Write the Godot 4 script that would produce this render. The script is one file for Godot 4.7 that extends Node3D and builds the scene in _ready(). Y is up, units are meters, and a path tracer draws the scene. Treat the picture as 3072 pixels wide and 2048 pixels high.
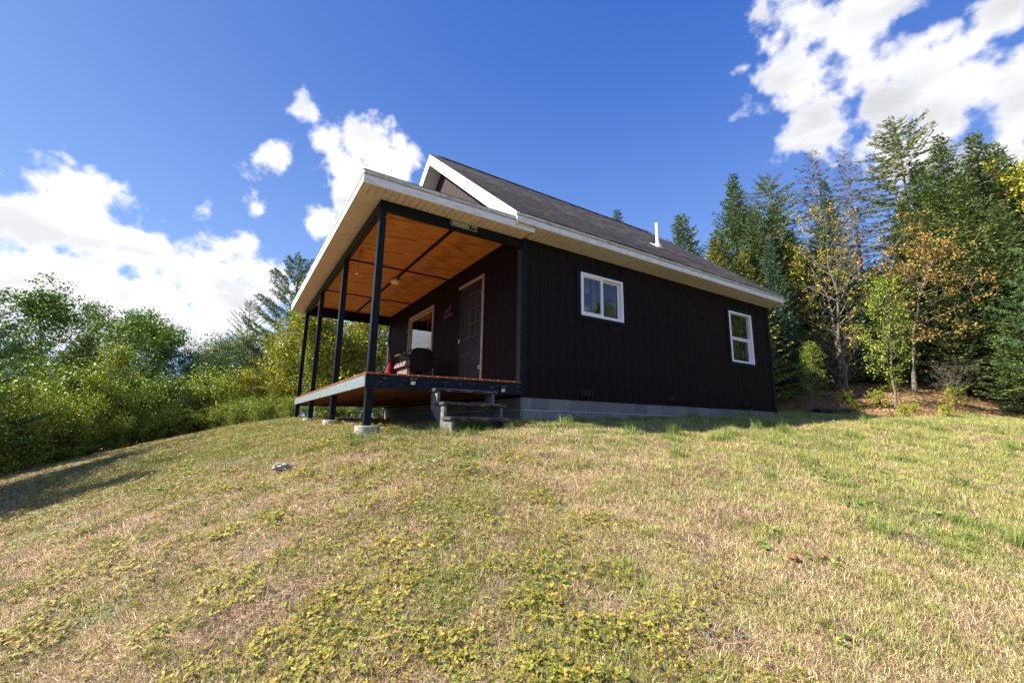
extends Node3D
# A dark-sided cabin with a covered porch on a grassy knoll, woods behind. House corner at the origin, x along the side wall, z towards the camera, y = 0 at the bottom of the siding.

const SUN := Vector3(-1.08, 1.0, -0.5)
const HL := 7.88      # cabin length (x)
const HW := 7.57      # cabin width (z, negative)
const RIDGE_Z := -3.785
const RIDGE_Y := 6.37
const SLOPE := 0.807
const EAVE_Y := 2.75

var taken := {}
var mats := {}
var ctl := [[0,0,-.43],[4,0,-.27],[7.9,0,-.11],[-2.4,.1,-.62],[-2.4,-2.5,-.52],[-2.4,-5,-.44],[-2.4,-7.5,-.38],[0,-4,-.45],[0,-8,-.4],[8,-8,-.1],[4,-8,-.3],[-1.45,.7,-.57],[0,1.5,-.53],[4,2,-.42],[8,2,-.2],[-3.94,5.94,-1.98],[-3.2,3,-1.15],[-4.2,-2,-.9],[-4.2,-8,-.72],[-7,-8,-1.65],[-7,-2,-1.95],[-7,4,-2.5],[8,6,-.75],[4,6,-1.2],[0,8,-1.95],[12,4,-.25],[14,0,.05],[12,8,-.5],[20,6,.15],[19,2.5,.06],[16.2,-1.4,1.05],[14.7,.4,.25],[17.8,.15,.95],[21.4,-.4,1.9],[11.6,-1,.05],[10,0,-.05],[25,-5,2.5],[16,-8,1.4],[12,-8,.3],[12,-14,.7],[25,5,1.1],[31,0,3],[0,-12,-.5],[5,-14,-.2],[-1.6,-16.7,-.45],[-5.2,-17.9,-1.0],[-8.6,-16.6,-1.9],[-15,-20,-3.2],[-12,-8,-3],[-20,-5,-4.5],[-12,4,-4],[0,-25,-1],[-10,-28,-2.5],[20,-25,2],[-4,12,-3],[4,14,-2.2],[12,14,-1.2],[-10,14,-4],[22,12,.2],[30,25,1.5],[-25,-28,-4],[-32,10,-6],[0,32,-4]]
var tps := PackedFloat64Array()
var hgrid := PackedFloat32Array()
const G0 := -45.0
const GS := 0.3
const GN := 301
var bump: FastNoiseLite

# ---------------------------------------------------------------- mesh helpers
class MB:
	var v := PackedVector3Array()
	var n := PackedVector3Array()
	var c := PackedColorArray()
	var col := Color(1, 1, 1)
	var use_c := false
	func tri(a: Vector3, b: Vector3, d: Vector3, na: Vector3, nb: Vector3, nd: Vector3) -> void:
		v.append(a); v.append(b); v.append(d)
		n.append(na); n.append(nb); n.append(nd)
		if use_c:
			c.append(col); c.append(col); c.append(col)
	func poly(p: Array, hint: Vector3) -> void:
		var nn: Vector3 = (p[1] - p[0]).cross(p[2] - p[0])
		if nn.length_squared() < 1e-16 and p.size() > 3:
			nn = (p[2] - p[0]).cross(p[3] - p[0])
		nn = nn.normalized()
		var flip := nn.dot(hint) < 0.0
		if flip:
			nn = -nn
		for i in range(1, p.size() - 1):
			if flip:
				tri(p[0], p[i], p[i + 1], nn, nn, nn)
			else:
				tri(p[0], p[i + 1], p[i], nn, nn, nn)
	func box(ce: Vector3, s: Vector3, bev := 0.0, b := Basis()) -> void:
		var h := s * 0.5
		if bev <= 0.0:
			for ax in 3:
				for sg in [-1.0, 1.0]:
					var o := Vector3(); o[ax] = sg * h[ax]
					var u := Vector3(); u[(ax + 1) % 3] = h[(ax + 1) % 3]
					var w := Vector3(); w[(ax + 2) % 3] = h[(ax + 2) % 3]
					var d := Vector3(); d[ax] = sg
					poly([ce + b * (o - u - w), ce + b * (o + u - w), ce + b * (o + u + w), ce + b * (o - u + w)], b * d)
			return
		var e := minf(bev, minf(h.x, minf(h.y, h.z)) * 0.9)
		var i := h - Vector3(e, e, e)
		for ax in 3:
			var a1 := (ax + 1) % 3
			var a2 := (ax + 2) % 3
			for sg in [-1.0, 1.0]:
				var pts := []
				for q in [[-1, -1], [1, -1], [1, 1], [-1, 1]]:
					var p := Vector3(); p[ax] = sg * h[ax]; p[a1] = q[0] * i[a1]; p[a2] = q[1] * i[a2]
					pts.append(ce + b * p)
				var d := Vector3(); d[ax] = sg
				poly(pts, b * d)
			for s1 in [-1.0, 1.0]:
				for s2 in [-1.0, 1.0]:
					var pts2 := []
					for q in [[-1, 0], [1, 0], [1, 1], [-1, 1]]:
						var p := Vector3(); p[ax] = q[0] * i[ax]
						p[a1] = s1 * (h[a1] if q[1] == 0 else i[a1])
						p[a2] = s2 * (i[a2] if q[1] == 0 else h[a2])
						pts2.append(ce + b * p)
					var d2 := Vector3(); d2[a1] = s1; d2[a2] = s2
					poly(pts2, b * d2)
		for sx in [-1.0, 1.0]:
			for sy in [-1.0, 1.0]:
				for sz in [-1.0, 1.0]:
					var s3 := Vector3(sx, sy, sz)
					poly([ce + b * (s3 * Vector3(h.x, i.y, i.z)), ce + b * (s3 * Vector3(i.x, h.y, i.z)), ce + b * (s3 * Vector3(i.x, i.y, h.z))], b * s3)
	func extrude(p2: PackedVector2Array, o: Vector3, ux: Vector3, uy: Vector3, d: Vector3) -> void:
		var idx := Geometry2D.triangulate_polygon(p2)
		for k in range(0, idx.size(), 3):
			var t := []
			for m in 3:
				var q := p2[idx[k + m]]
				t.append(o + ux * q.x + uy * q.y)
			poly(t, -d)
			poly([t[0] + d, t[1] + d, t[2] + d], d)
		var area := 0.0
		for k in p2.size():
			var a := p2[k]; var b := p2[(k + 1) % p2.size()]
			area += a.x * b.y - b.x * a.y
		for k in p2.size():
			var a := p2[k]; var b := p2[(k + 1) % p2.size()]
			var out := Vector2(b.y - a.y, a.x - b.x) * signf(area)
			var pa := o + ux * a.x + uy * a.y
			var pb := o + ux * b.x + uy * b.y
			poly([pa, pb, pb + d, pa + d], ux * out.x + uy * out.y)
	func tube(path: Array, rad: Array, sides := 8, caps := true) -> void:
		var rings := []
		var dirs := []
		var up := Vector3.UP
		for k in path.size():
			var d: Vector3 = (path[mini(k + 1, path.size() - 1)] - path[maxi(k - 1, 0)]).normalized()
			var x := up.cross(d)
			if x.length() < 0.2:
				x = Vector3.RIGHT.cross(d)
			x = x.normalized()
			var y := d.cross(x)
			up = y if absf(d.y) > 0.9 else Vector3.UP
			var ring := []
			for j in sides:
				var a := TAU * j / sides
				ring.append(x * cos(a) + y * sin(a))
			rings.append(ring); dirs.append(d)
			up = Vector3.UP
		for k in path.size() - 1:
			for j in sides:
				var j2 := (j + 1) % sides
				var a0: Vector3 = rings[k][j]; var a1: Vector3 = rings[k][j2]; var b0: Vector3 = rings[k + 1][j]; var b1: Vector3 = rings[k + 1][j2]
				var pa0: Vector3 = path[k] + a0 * rad[k]; var pa1: Vector3 = path[k] + a1 * rad[k]
				var pb0: Vector3 = path[k + 1] + b0 * rad[k + 1]; var pb1: Vector3 = path[k + 1] + b1 * rad[k + 1]
				tri(pa0, pb0, pa1, a0, b0, a1)
				tri(pa1, pb0, pb1, a1, b0, b1)
		if caps:
			for e in [0, path.size() - 1]:
				var pts := []
				for j in sides:
					pts.append(path[e] + rings[e][j] * rad[e])
				poly(pts, -dirs[e] if e == 0 else dirs[e])
	func lathe(prof: Array, o: Vector3, seg := 24) -> void:   # prof: [radius, height]
		for k in prof.size() - 1:
			var p: Array = prof[k]; var q: Array = prof[k + 1]
			var nn := Vector2(q[1] - p[1], p[0] - q[0]).normalized()
			for j in seg:
				var a := TAU * j / seg; var b := TAU * (j + 1) / seg
				var ca := Vector3(cos(a), 0, sin(a)); var cb := Vector3(cos(b), 0, sin(b))
				var na := ca * nn.x + Vector3.UP * nn.y; var nb := cb * nn.x + Vector3.UP * nn.y
				var p0: Vector3 = o + ca * p[0] + Vector3.UP * p[1]; var p1: Vector3 = o + cb * p[0] + Vector3.UP * p[1]
				var q0: Vector3 = o + ca * q[0] + Vector3.UP * q[1]; var q1: Vector3 = o + cb * q[0] + Vector3.UP * q[1]
				if p[0] > 1e-5:
					tri(p0, p1, q0, na, nb, na)
				if q[0] > 1e-5:
					tri(p1, q1, q0, nb, nb, na)
	func done() -> ArrayMesh:
		var m := ArrayMesh.new()
		var a := []
		a.resize(Mesh.ARRAY_MAX)
		a[Mesh.ARRAY_VERTEX] = v
		a[Mesh.ARRAY_NORMAL] = n
		if use_c:
			a[Mesh.ARRAY_COLOR] = c
		m.add_surface_from_arrays(Mesh.PRIMITIVE_TRIANGLES, a)
		return m

func boxmesh(s: Vector3, bev := 0.0) -> ArrayMesh:
	var m := MB.new()
	m.box(Vector3.ZERO, s, bev)
	return m.done()

func obj(called: String, mesh: Mesh, mat: Material, parent: Node = self, at := Vector3.ZERO, b := Basis()) -> MeshInstance3D:
	var o := MeshInstance3D.new()
	o.name = called if parent != self else numbered(called)
	o.mesh = mesh
	o.material_override = mat
	o.transform = Transform3D(b, at)
	parent.add_child(o, true)
	return o

func numbered(called: String) -> String:
	var k: int = taken.get(called, 0)
	taken[called] = k + 1
	return called if k == 0 else "%s_%03d" % [called, k]

func tag(o: Node, label: String, category: String, group := "", kind := "") -> void:
	o.set_meta("label", label)
	o.set_meta("category", category)
	if group:
		o.set_meta("group", group)
	if kind:
		o.set_meta("kind", kind)

func thing(called: String, label: String, category: String, at := Vector3.ZERO, turn := 0.0, group := "") -> Node3D:
	var o := Node3D.new()
	o.name = numbered(called)
	add_child(o)
	o.position = at
	o.rotation.y = turn
	tag(o, label, category, group)
	return o

func part(called: String, parent: Node) -> Node3D:
	var o := Node3D.new()
	o.name = called
	parent.add_child(o, true)
	return o

func bx(called: String, parent: Node, mat: Material, lo: Vector3, hi: Vector3, bev := 0.004) -> MeshInstance3D:
	return obj(called, boxmesh(hi - lo, bev), mat, parent, (lo + hi) * 0.5)

# ---------------------------------------------------------------- materials
func lin(r: float, g: float, b: float) -> Color:
	return Color(r, g, b).linear_to_srgb()

func noise_tex(seed_: int, freq: float, ramp: Array, size := 512, oct := 5, kind := FastNoiseLite.TYPE_SIMPLEX_SMOOTH) -> NoiseTexture2D:
	var f := FastNoiseLite.new()
	f.seed = seed_; f.frequency = freq; f.noise_type = kind; f.fractal_octaves = oct
	var t := NoiseTexture2D.new()
	t.width = size; t.height = size; t.seamless = true; t.noise = f
	var g := Gradient.new()
	var off := PackedFloat32Array(); var cs := PackedColorArray()
	for e in ramp:
		off.append(e[0]); cs.append(e[1])
	g.offsets = off; g.colors = cs
	t.color_ramp = g
	return t

func grey(a: float) -> Color:
	return Color(a, a, a)

func mat(key: String, c: Color, rough := 0.8, tex: Texture2D = null, scale := Vector3.ONE, bump_tex: Texture2D = null, bump_cm := 0.2) -> StandardMaterial3D:
	var m := StandardMaterial3D.new()
	m.resource_name = key
	m.albedo_color = c
	m.roughness = rough
	m.metallic_specular = .15 if key.begins_with("siding") or key in ["trim_dark", "rim_dark", "post_paint", "soil", "sheathing"] else .32
	if tex:
		m.albedo_texture = tex
	if bump_tex:
		m.heightmap_enabled = true
		m.heightmap_texture = bump_tex
		m.heightmap_scale = bump_cm
	if tex or bump_tex:
		m.uv1_triplanar = true
		m.uv1_world_triplanar = true
		m.uv1_scale = scale
	mats[key] = m
	return m

func make_materials() -> void:
	var streak := noise_tex(3, 0.02, [[0.0, grey(.55)], [.45, grey(.9)], [1.0, grey(1.0)]])
	var mottle := noise_tex(5, 0.012, [[0.0, grey(.6)], [.5, grey(.9)], [1.0, grey(1.0)]])
	var fine := noise_tex(9, 0.09, [[0.0, grey(.7)], [1.0, grey(1.0)]], 512, 3)
	var gray_b := noise_tex(11, 0.05, [[0.0, grey(0.0)], [1.0, grey(1.0)]], 512, 4)
	mat("siding_dark", lin(.019, .0138, .0135), .62, streak, Vector3(3, .25, 3), gray_b, .12)
	mat("siding_front", lin(.019, .0138, .0135), .6, streak, Vector3(3, .25, 3), gray_b, .12)
	# the gable boards are paler than the side wall, with a streaky grain
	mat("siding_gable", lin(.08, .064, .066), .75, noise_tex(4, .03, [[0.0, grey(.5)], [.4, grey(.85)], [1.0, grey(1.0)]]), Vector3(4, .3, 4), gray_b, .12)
	mat("sheathing", lin(.02, .015, .014), .9)
	mat("trim_dark", lin(.013, .021, .024), .45, streak, Vector3(2, .4, 2), gray_b, .05)
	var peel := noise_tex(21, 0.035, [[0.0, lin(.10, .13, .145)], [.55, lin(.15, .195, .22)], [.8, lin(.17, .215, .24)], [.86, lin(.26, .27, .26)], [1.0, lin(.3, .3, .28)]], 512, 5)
	mat("rim_pale", Color(1, 1, 1), .55, peel, Vector3(1.5, 1.5, .25), gray_b, .1)  # front rim: paler blue-grey than the side rim, with lighter flecks
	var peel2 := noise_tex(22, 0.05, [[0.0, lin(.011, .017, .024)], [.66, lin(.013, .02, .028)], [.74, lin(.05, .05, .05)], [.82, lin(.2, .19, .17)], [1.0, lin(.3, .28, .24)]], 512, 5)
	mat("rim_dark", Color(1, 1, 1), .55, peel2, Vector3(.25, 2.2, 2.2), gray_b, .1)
	var peel3 := noise_tex(23, 0.045, [[0.0, lin(.015, .014, .017)], [.5, lin(.03, .027, .028)], [.62, lin(.1, .095, .09)], [1.0, lin(.3, .28, .26)]], 512, 5)
	mat("tread_wood", Color(1, 1, 1), .8, peel3, Vector3(.3, 2.5, 2.5), gray_b, .2)
	var peel4 := noise_tex(24, 0.03, [[0.0, lin(.06, .07, .078)], [.5, lin(.13, .14, .15)], [1.0, lin(.3, .29, .28)]], 512, 5)
	mat("stringer_wood", Color(1, 1, 1), .8, peel4, Vector3(2.0, .8, 1.2), gray_b, .2)
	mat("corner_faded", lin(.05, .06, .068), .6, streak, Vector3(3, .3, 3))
	mat("soffit_back", lin(.2, .16, .12), .8)
	mat("post_paint", lin(.014, .02, .025), .35, streak, Vector3(4, .3, 4), gray_b, .06)
	var stain := noise_tex(31, 0.014, [[0.0, lin(.5, .52, .46)], [.35, lin(.68, .7, .68)], [1.0, lin(.8, .81, .8)]], 512, 6)
	mat("white_trim", Color(1, 1, 1), .45, stain, Vector3(.6, 2.5, .6))
	var stain2 := noise_tex(32, 0.02, [[0.0, lin(.27, .29, .22)], [.45, lin(.5, .52, .45)], [1.0, lin(.68, .7, .66)]], 512, 6)
	mat("white_stained", Color(1, 1, 1), .55, stain2, Vector3(.7, 2.0, .7))
	mat("white_rake", lin(.82, .82, .82), .4, mottle, Vector3(.5, .5, .5))
	mats["white_rake"].albedo_texture = noise_tex(33, 0.02, [[0.0, grey(.9)], [1.0, grey(1.0)]])
	mat("vinyl_white", lin(.8, .82, .85), .3)
	mat("soffit", lin(.66, .62, .57), .5, noise_tex(34, .02, [[0.0, grey(.88)], [1.0, grey(1.0)]]), Vector3(.6, .6, .6))
	var ply := noise_tex(41, 0.005, [[0.0, lin(.20, .09, .022)], [.35, lin(.44, .205, .05)], [.6, lin(.50, .245, .064)], [1.0, lin(.58, .31, .09)]], 1024, 6)
	mat("plywood", Color(1, 1, 1), .5, ply, Vector3(.35, .9, 1.3))
	mat("deck_board", lin(.30, .105, .045), .55, streak, Vector3(3, 3, .3), gray_b, .1)
	mat("joist", lin(.26, .12, .06), .8, streak, Vector3(.4, 3, 3))
	mat("concrete", lin(.47, .45, .41), .9, noise_tex(51, .03, [[0.0, grey(.55)], [.5, grey(.9)], [1.0, grey(1.0)]], 512, 6), Vector3(2, 2, 2), gray_b, .3)
	for k in 4:
		mat("cmu%d" % k, lin([.28, .235, .32, .26][k], [.272, .228, .312, .253][k], [.26, .218, .3, .243][k]), .95, noise_tex(52 + k, .06, [[0.0, grey(.7)], [1.0, grey(1.0)]], 256, 4), Vector3(2, 2, 2), gray_b, .2)
	mat("mortar", lin(.56, .55, .53), .95)
	for k in 6:
		var a: float = [.043, .055, .072, .047, .063, .088][k]
		mat("shingle%d" % k, lin(a * 1.02, a * .97, a * 1.0), .9, noise_tex(61 + k, .2, [[0.0, grey(.45)], [1.0, grey(1.0)]], 256, 3), Vector3(3, 3, 3), fine, .1)
	mat("ridge", lin(.03, .03, .032), .9, fine, Vector3(3, 3, 3))
	mat("cream", lin(.52, .43, .33), .5, streak, Vector3(2, .4, 2))
	mat("black_metal", lin(.012, .011, .012), .35)
	mat("black_plastic", lin(.018, .018, .02), .5)
	mat("grey_plastic", lin(.24, .19, .185), .6, mottle, Vector3(4, 4, 4))
	mat("chrome", lin(.6, .6, .6), .25)
	mats["chrome"].metallic = 1.0
	mat("rust", lin(.16, .09, .06), .6, mottle, Vector3(9, 9, 9))
	mats["rust"].metallic = .4
	mat("red_cloth", lin(.22, .01, .012), .75, mottle, Vector3(4, 4, 4))
	mat("sign_green", lin(.012, .05, .025), .4)
	mat("sign_white", lin(.62, .66, .55), .5)
	mat("wood_plaque", lin(.12, .07, .06), .7, streak, Vector3(3, 3, 3))
	mat("amber", lin(.34, .15, .04), .4)
	mat("door_dark", lin(.032, .036, .047), .5, streak, Vector3(3, .3, 3))
	mat("door_brown", lin(.09, .062, .058), .5, streak, Vector3(3, .3, 3))
	mat("curtain", lin(.16, .15, .15), .9)
	mat("blind", lin(.03, .03, .022), .9)
	mat("room", lin(.06, .04, .03), .8)
	mat("lamp_glass", lin(.9, .76, .5), .15)
	mat("solar_lens", lin(.75, .72, .6), .2)
	var g := mat("glass", Color(.1, .12, .12, .05), .02)
	g.transparency = BaseMaterial3D.TRANSPARENCY_ALPHA
	g.metallic_specular = .75
	var s := mat("screen_mesh", Color(lin(.05, .05, .055), .42), .6)
	s.transparency = BaseMaterial3D.TRANSPARENCY_ALPHA
	mat("stone", lin(.74, .69, .62), .9, noise_tex(71, .03, [[0.0, grey(.5)], [1.0, grey(1.0)]], 256, 5), Vector3(5, 5, 5), gray_b, .5)
	mat("stone_tan", lin(.36, .2, .1), .9, noise_tex(74, .03, [[0.0, grey(.5)], [1.0, grey(1.0)]], 256, 5), Vector3(5, 5, 5))
	mat("bark_grey", lin(.30, .265, .23), .95, noise_tex(72, .05, [[0.0, grey(.35)], [.6, grey(.9)], [1.0, grey(1.0)]], 256, 5), Vector3(6, 2, 6), gray_b, 1.0)
	mat("bark_brown", lin(.10, .075, .058), .95, noise_tex(73, .05, [[0.0, grey(.35)], [1.0, grey(1.0)]], 256, 5), Vector3(6, 2, 6), gray_b, 1.0)
	var lf := mat("leaf", Color(1, 1, 1), .5)
	lf.vertex_color_use_as_albedo = true
	lf.backlight_enabled = true
	lf.backlight = lin(.24, .3, .04)
	var nd := mat("needle", Color(1, 1, 1), .6)
	nd.vertex_color_use_as_albedo = true
	nd.backlight_enabled = true
	nd.backlight = lin(.13, .16, .04)
	var gr := mat("grass", Color(1, 1, 1), .6)
	gr.vertex_color_use_as_albedo = true
	gr.backlight_enabled = true
	gr.backlight = lin(.1, .1, .03)
	var so := mat("soil", Color(1, 1, 1), .95, noise_tex(81, .03, [[0.0, grey(.45)], [.5, grey(.85)], [1.0, grey(1.0)]], 1024, 7), Vector3(.8, .8, .8), noise_tex(82, .08, [[0.0, grey(0)], [1.0, grey(1)]], 512, 5), 1.5)
	so.vertex_color_use_as_albedo = true

# ---------------------------------------------------------------- sky, sun, camera
func smooth(a: float, b: float, x: float) -> float:
	var t := clampf((x - a) / (b - a), 0.0, 1.0)
	return t * t * (3.0 - 2.0 * t)

func make_sky() -> PanoramaSkyMaterial:
	# azimuth (0 = -z, + towards +x), elevation, half-widths, all in degrees
	var blobs := [[-18.3,17.0,4.6,3.6],[-14.7,17.2,5.2,3.6],[-9.6,16.0,7.0,4.2],[-3.2,15.6,8.0,4.0],[2.0,15.6,5.0,3.4],[-16.7,12.6,6.5,4.0],[-9.8,12.4,8,3.2],[-11.7,8.4,8.5,2.6],[-22.7,15.7,5.0,4.4],[-21.8,10.4,5.4,4.5],[-4.0,7.8,2.6,1.6],[-1.1,11.8,4.2,2.2],[7.1,33.6,3.3,2.4],[12.0,32.6,3.8,3.0],[10.2,29.8,3.7,3.3],[14.6,31.6,2.7,2.9],[9.6,27.0,2.4,1.9],[0.6,29.2,2.7,1.9],[0.0,23.7,2.0,1.5,-.25],[6.8,23.4,2.4,1.8,-.1],[4.6,34.6,2.0,1.5],[71.4,40.5,4.4,3.4],[75.9,39.0,4.6,2.9],[69.4,36.4,4.4,3.4],[74.1,34.0,5.2,4.0],[78.5,34.1,4.6,3.6],[81.1,30.3,4.8,4.2],[70.6,31.4,3.6,2.8],[84.2,26.5,4.2,3.6],[79.3,26.7,5.0,2.8],[75.3,28.4,3.6,2.6],[85.5,34.4,2.6,2.4],[88.8,28.0,4.6,5.6],[83.2,23.0,3.8,2.0],[63.2,39.0,1.5,1.2,-.55],[72,44,4,3],[78,45,5,3],[86,20,4,3],[80,21,4,2.5],[90,36,5,5],[76,31.5,4,3],[-6,10.5,5,2.2],[-17,7.5,6,3]]
	var rng := RandomNumberGenerator.new()
	rng.seed = 78
	for k in 34:      # the same kind of scattered cumulus all the way round
		var a := 96.0 + 234.0 * (k + rng.randf()) / 34.0
		var e := 9.0 + 36.0 * rng.randf()
		for j in 4:
			blobs.append([a + rng.randf_range(-6, 6), e + rng.randf_range(-2, 2), rng.randf_range(2.5, 6), rng.randf_range(1.6, 3.4)])
	var W := 4096
	var Hh := 2048
	# coarse field of the blobs, one sample per half degree
	var CW := 720
	var CH := 182
	var field := PackedFloat32Array()
	field.resize(CW * CH)
	field.fill(-3.0)
	for b in blobs:
		if b[0] < 6.0 and b[0] > -30.0 and b[1] < 19.0:
			b[2] *= 1.15; b[3] *= 1.12
		var ra: float = b[2] / cos(deg_to_rad(b[1]))
		for ey in range(maxi(0, int((b[1] - b[3] * 2.6) * 2)), mini(CH - 1, int((b[1] + b[3] * 2.6) * 2) + 1)):
			for ax in range(int((b[0] - ra * 2.6) * 2), int((b[0] + ra * 2.6) * 2) + 1):
				var dx: float = (ax * .5 - b[0]) / ra
				var dy: float = (ey * .5 - b[1]) / b[3]
				var i := ey * CW + posmod(ax + 360, CW)
				field[i] = maxf(field[i], 1.0 - sqrt(dx * dx + dy * dy) + (b[4] if b.size() > 4 else 0.0))
	var warp := FastNoiseLite.new()
	warp.seed = 4; warp.frequency = 10.0; warp.fractal_octaves = 7; warp.fractal_gain = .56; warp.noise_type = FastNoiseLite.TYPE_SIMPLEX_SMOOTH
	var shade := FastNoiseLite.new()
	shade.seed = 8; shade.frequency = 3.2; shade.fractal_octaves = 5
	var px := PackedFloat32Array()
	px.resize(W * Hh * 3)
	var sd := SUN.normalized()
	for y in Hh:
		var el := PI * (0.5 - (y + 0.5) / Hh)
		var se := maxf(sin(el), 0.0)
		var ce := cos(el)
		var k := pow(1.0 - se, 2.2)
		var kh := pow(1.0 - se, 9.0)
		var r0 := lerpf(.009, .185, k) + .03 * kh
		var g0 := lerpf(.046, .305, k) + .02 * kh
		var b0 := lerpf(.205, .52, k)
		var fy := clampf(rad_to_deg(el) * 2.0, 0.0, CH - 2.0)
		var iy := int(fy)
		var ty := fy - iy
		for x in W:
			var o := (y * W + x) * 3
			if el < -0.02:
				px[o] = .13; px[o + 1] = .12; px[o + 2] = .09
				continue
			var az := (float(x) + .5) / W * TAU
			var d := Vector3(sin(az) * ce, se, -cos(az) * ce)
			var mu := maxf(d.dot(sd), 0.0)
			var glow := .055 * mu * mu + .11 * pow(mu, 12.0)
			var r := r0 + glow * .65
			var g := g0 + glow * .85
			var b := b0 + glow * .75
			var fx := fposmod((float(x) + .5) / W * CW + CW * .5, CW)
			var ix := int(fx) % CW
			var tx := fx - floorf(fx)
			var i1 := (ix + 1) % CW
			var f := lerpf(lerpf(field[iy * CW + ix], field[iy * CW + i1], tx), lerpf(field[(iy + 1) * CW + ix], field[(iy + 1) * CW + i1], tx), ty)
			if f > -1.2:
				var q := d * (1.0 / (0.5 + se)) if false else d
				var nz := warp.get_noise_3dv(q * 1.15)
				var den := f + nz * 1.4 + .16
				if den > -.02:
					var a := smooth(-.02, .72, den)
					var sh := shade.get_noise_3dv(d * Vector3(1.2, 4.0, 1.2))
					var lit := .39 + .07 * mu - .12 * smooth(-.35, .5, sh) * smooth(.1, .9, den)
					r = lerpf(r, lit * .985, a)
					g = lerpf(g, lit * .99, a)
					b = lerpf(b, lit * 1.03, a)
			px[o] = r; px[o + 1] = g; px[o + 2] = b
	var im := Image.create_from_data(W, Hh, false, Image.FORMAT_RGBF, px.to_byte_array())
	var p := PanoramaSkyMaterial.new()
	p.panorama = ImageTexture.create_from_image(im)
	return p

func setup_view() -> void:
	var cam := Camera3D.new()
	cam.name = "camera"
	add_child(cam)
	cam.transform = Transform3D(Basis(Vector3(.8437185, .01569547, .53655637), Vector3(-.11494823, .98166786, .1520366), Vector3(-.52433386, -.18995229, .8300555)), Vector3(-3.938, -.469, 5.937))
	cam.fov = 75.98
	cam.near = .05
	cam.far = 2000.0
	cam.current = true
	var e := Environment.new()
	e.background_mode = Environment.BG_SKY
	e.sky = Sky.new()
	e.sky.sky_material = make_sky()
	e.background_energy_multiplier = 1.0
	e.ambient_light_source = Environment.AMBIENT_SOURCE_SKY
	e.tonemap_mode = Environment.TONE_MAPPER_LINEAR
	e.tonemap_exposure = 2.8
	e.sdfgi_enabled = true
	e.ssao_enabled = true
	e.ssil_enabled = true
	var we := WorldEnvironment.new()
	we.name = "environment"
	we.environment = e
	add_child(we)
	var sun := DirectionalLight3D.new()
	sun.name = "sun"
	add_child(sun)
	sun.basis = Basis.looking_at(-SUN.normalized(), Vector3.UP)
	sun.light_energy = 1.6
	sun.light_color = Color(1.0, .955, .88)
	sun.light_angular_distance = .53
	sun.shadow_enabled = true

# ---------------------------------------------------------------- terrain
func phi(r2: float) -> float:
	return 0.0 if r2 < 1e-9 else 0.5 * r2 * log(r2)

func solve_terrain() -> void:
	var n := ctl.size()
	var N := n + 3
	var A := []
	for i in N:
		var row := PackedFloat64Array()
		row.resize(N + 1)
		A.append(row)
	for i in n:
		for j in n:
			var dx: float = ctl[i][0] - ctl[j][0]
			var dz: float = ctl[i][1] - ctl[j][1]
			A[i][j] = phi(dx * dx + dz * dz) + (.05 if i == j else 0.0)
		for m in 3:
			var q: float = [1.0, ctl[i][0], ctl[i][1]][m]
			A[i][n + m] = q
			A[n + m][i] = q
		A[i][N] = ctl[i][2]
	for i in N:
		var best := i
		for r in range(i, N):
			if absf(A[r][i]) > absf(A[best][i]):
				best = r
		var t = A[i]; A[i] = A[best]; A[best] = t
		for r in range(i + 1, N):
			var f: float = A[r][i] / A[i][i]
			if f != 0.0:
				for k in range(i, N + 1):
					A[r][k] -= f * A[i][k]
	tps.resize(N)
	for i in range(N - 1, -1, -1):
		var s: float = A[i][N]
		for k in range(i + 1, N):
			s -= A[i][k] * tps[k]
		tps[i] = s / A[i][i]

func raw_h(x: float, z: float) -> float:
	var n := ctl.size()
	var s := tps[n] + tps[n + 1] * x + tps[n + 2] * z
	for i in n:
		var c: Array = ctl[i]
		var dx: float = x - c[0]
		var dz: float = z - c[1]
		var r2 := dx * dx + dz * dz
		if r2 > 1e-9:
			s += tps[i] * .5 * r2 * log(r2)
	return s

func ht(x: float, z: float) -> float:
	var fx := clampf((x - G0) / GS, 0.0, GN - 1.001)
	var fz := clampf((z - G0) / GS, 0.0, GN - 1.001)
	var i := int(fx)
	var j := int(fz)
	var a := fx - i
	var b := fz - j
	var o := j * GN + i
	return lerpf(lerpf(hgrid[o], hgrid[o + 1], a), lerpf(hgrid[o + GN], hgrid[o + GN + 1], a), b)

func bank(x: float, z: float) -> float:    # 1 on the leaf-littered bank under the woods
	var edge := 12.6 + 1.0 * bump.get_noise_2d(x * 3.0, z * 3.0) + maxf(0.0, z - .5) * 2.0
	var e2 := smooth(edge - .5, edge + .8, x)
	var left := smooth(-14.5, -17.5, z + maxf(0.0, -x - 3.0) * .55 - 1.2 * bump.get_noise_2d(x * 2.0, z * 2.0))
	return maxf(e2, left)

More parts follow.
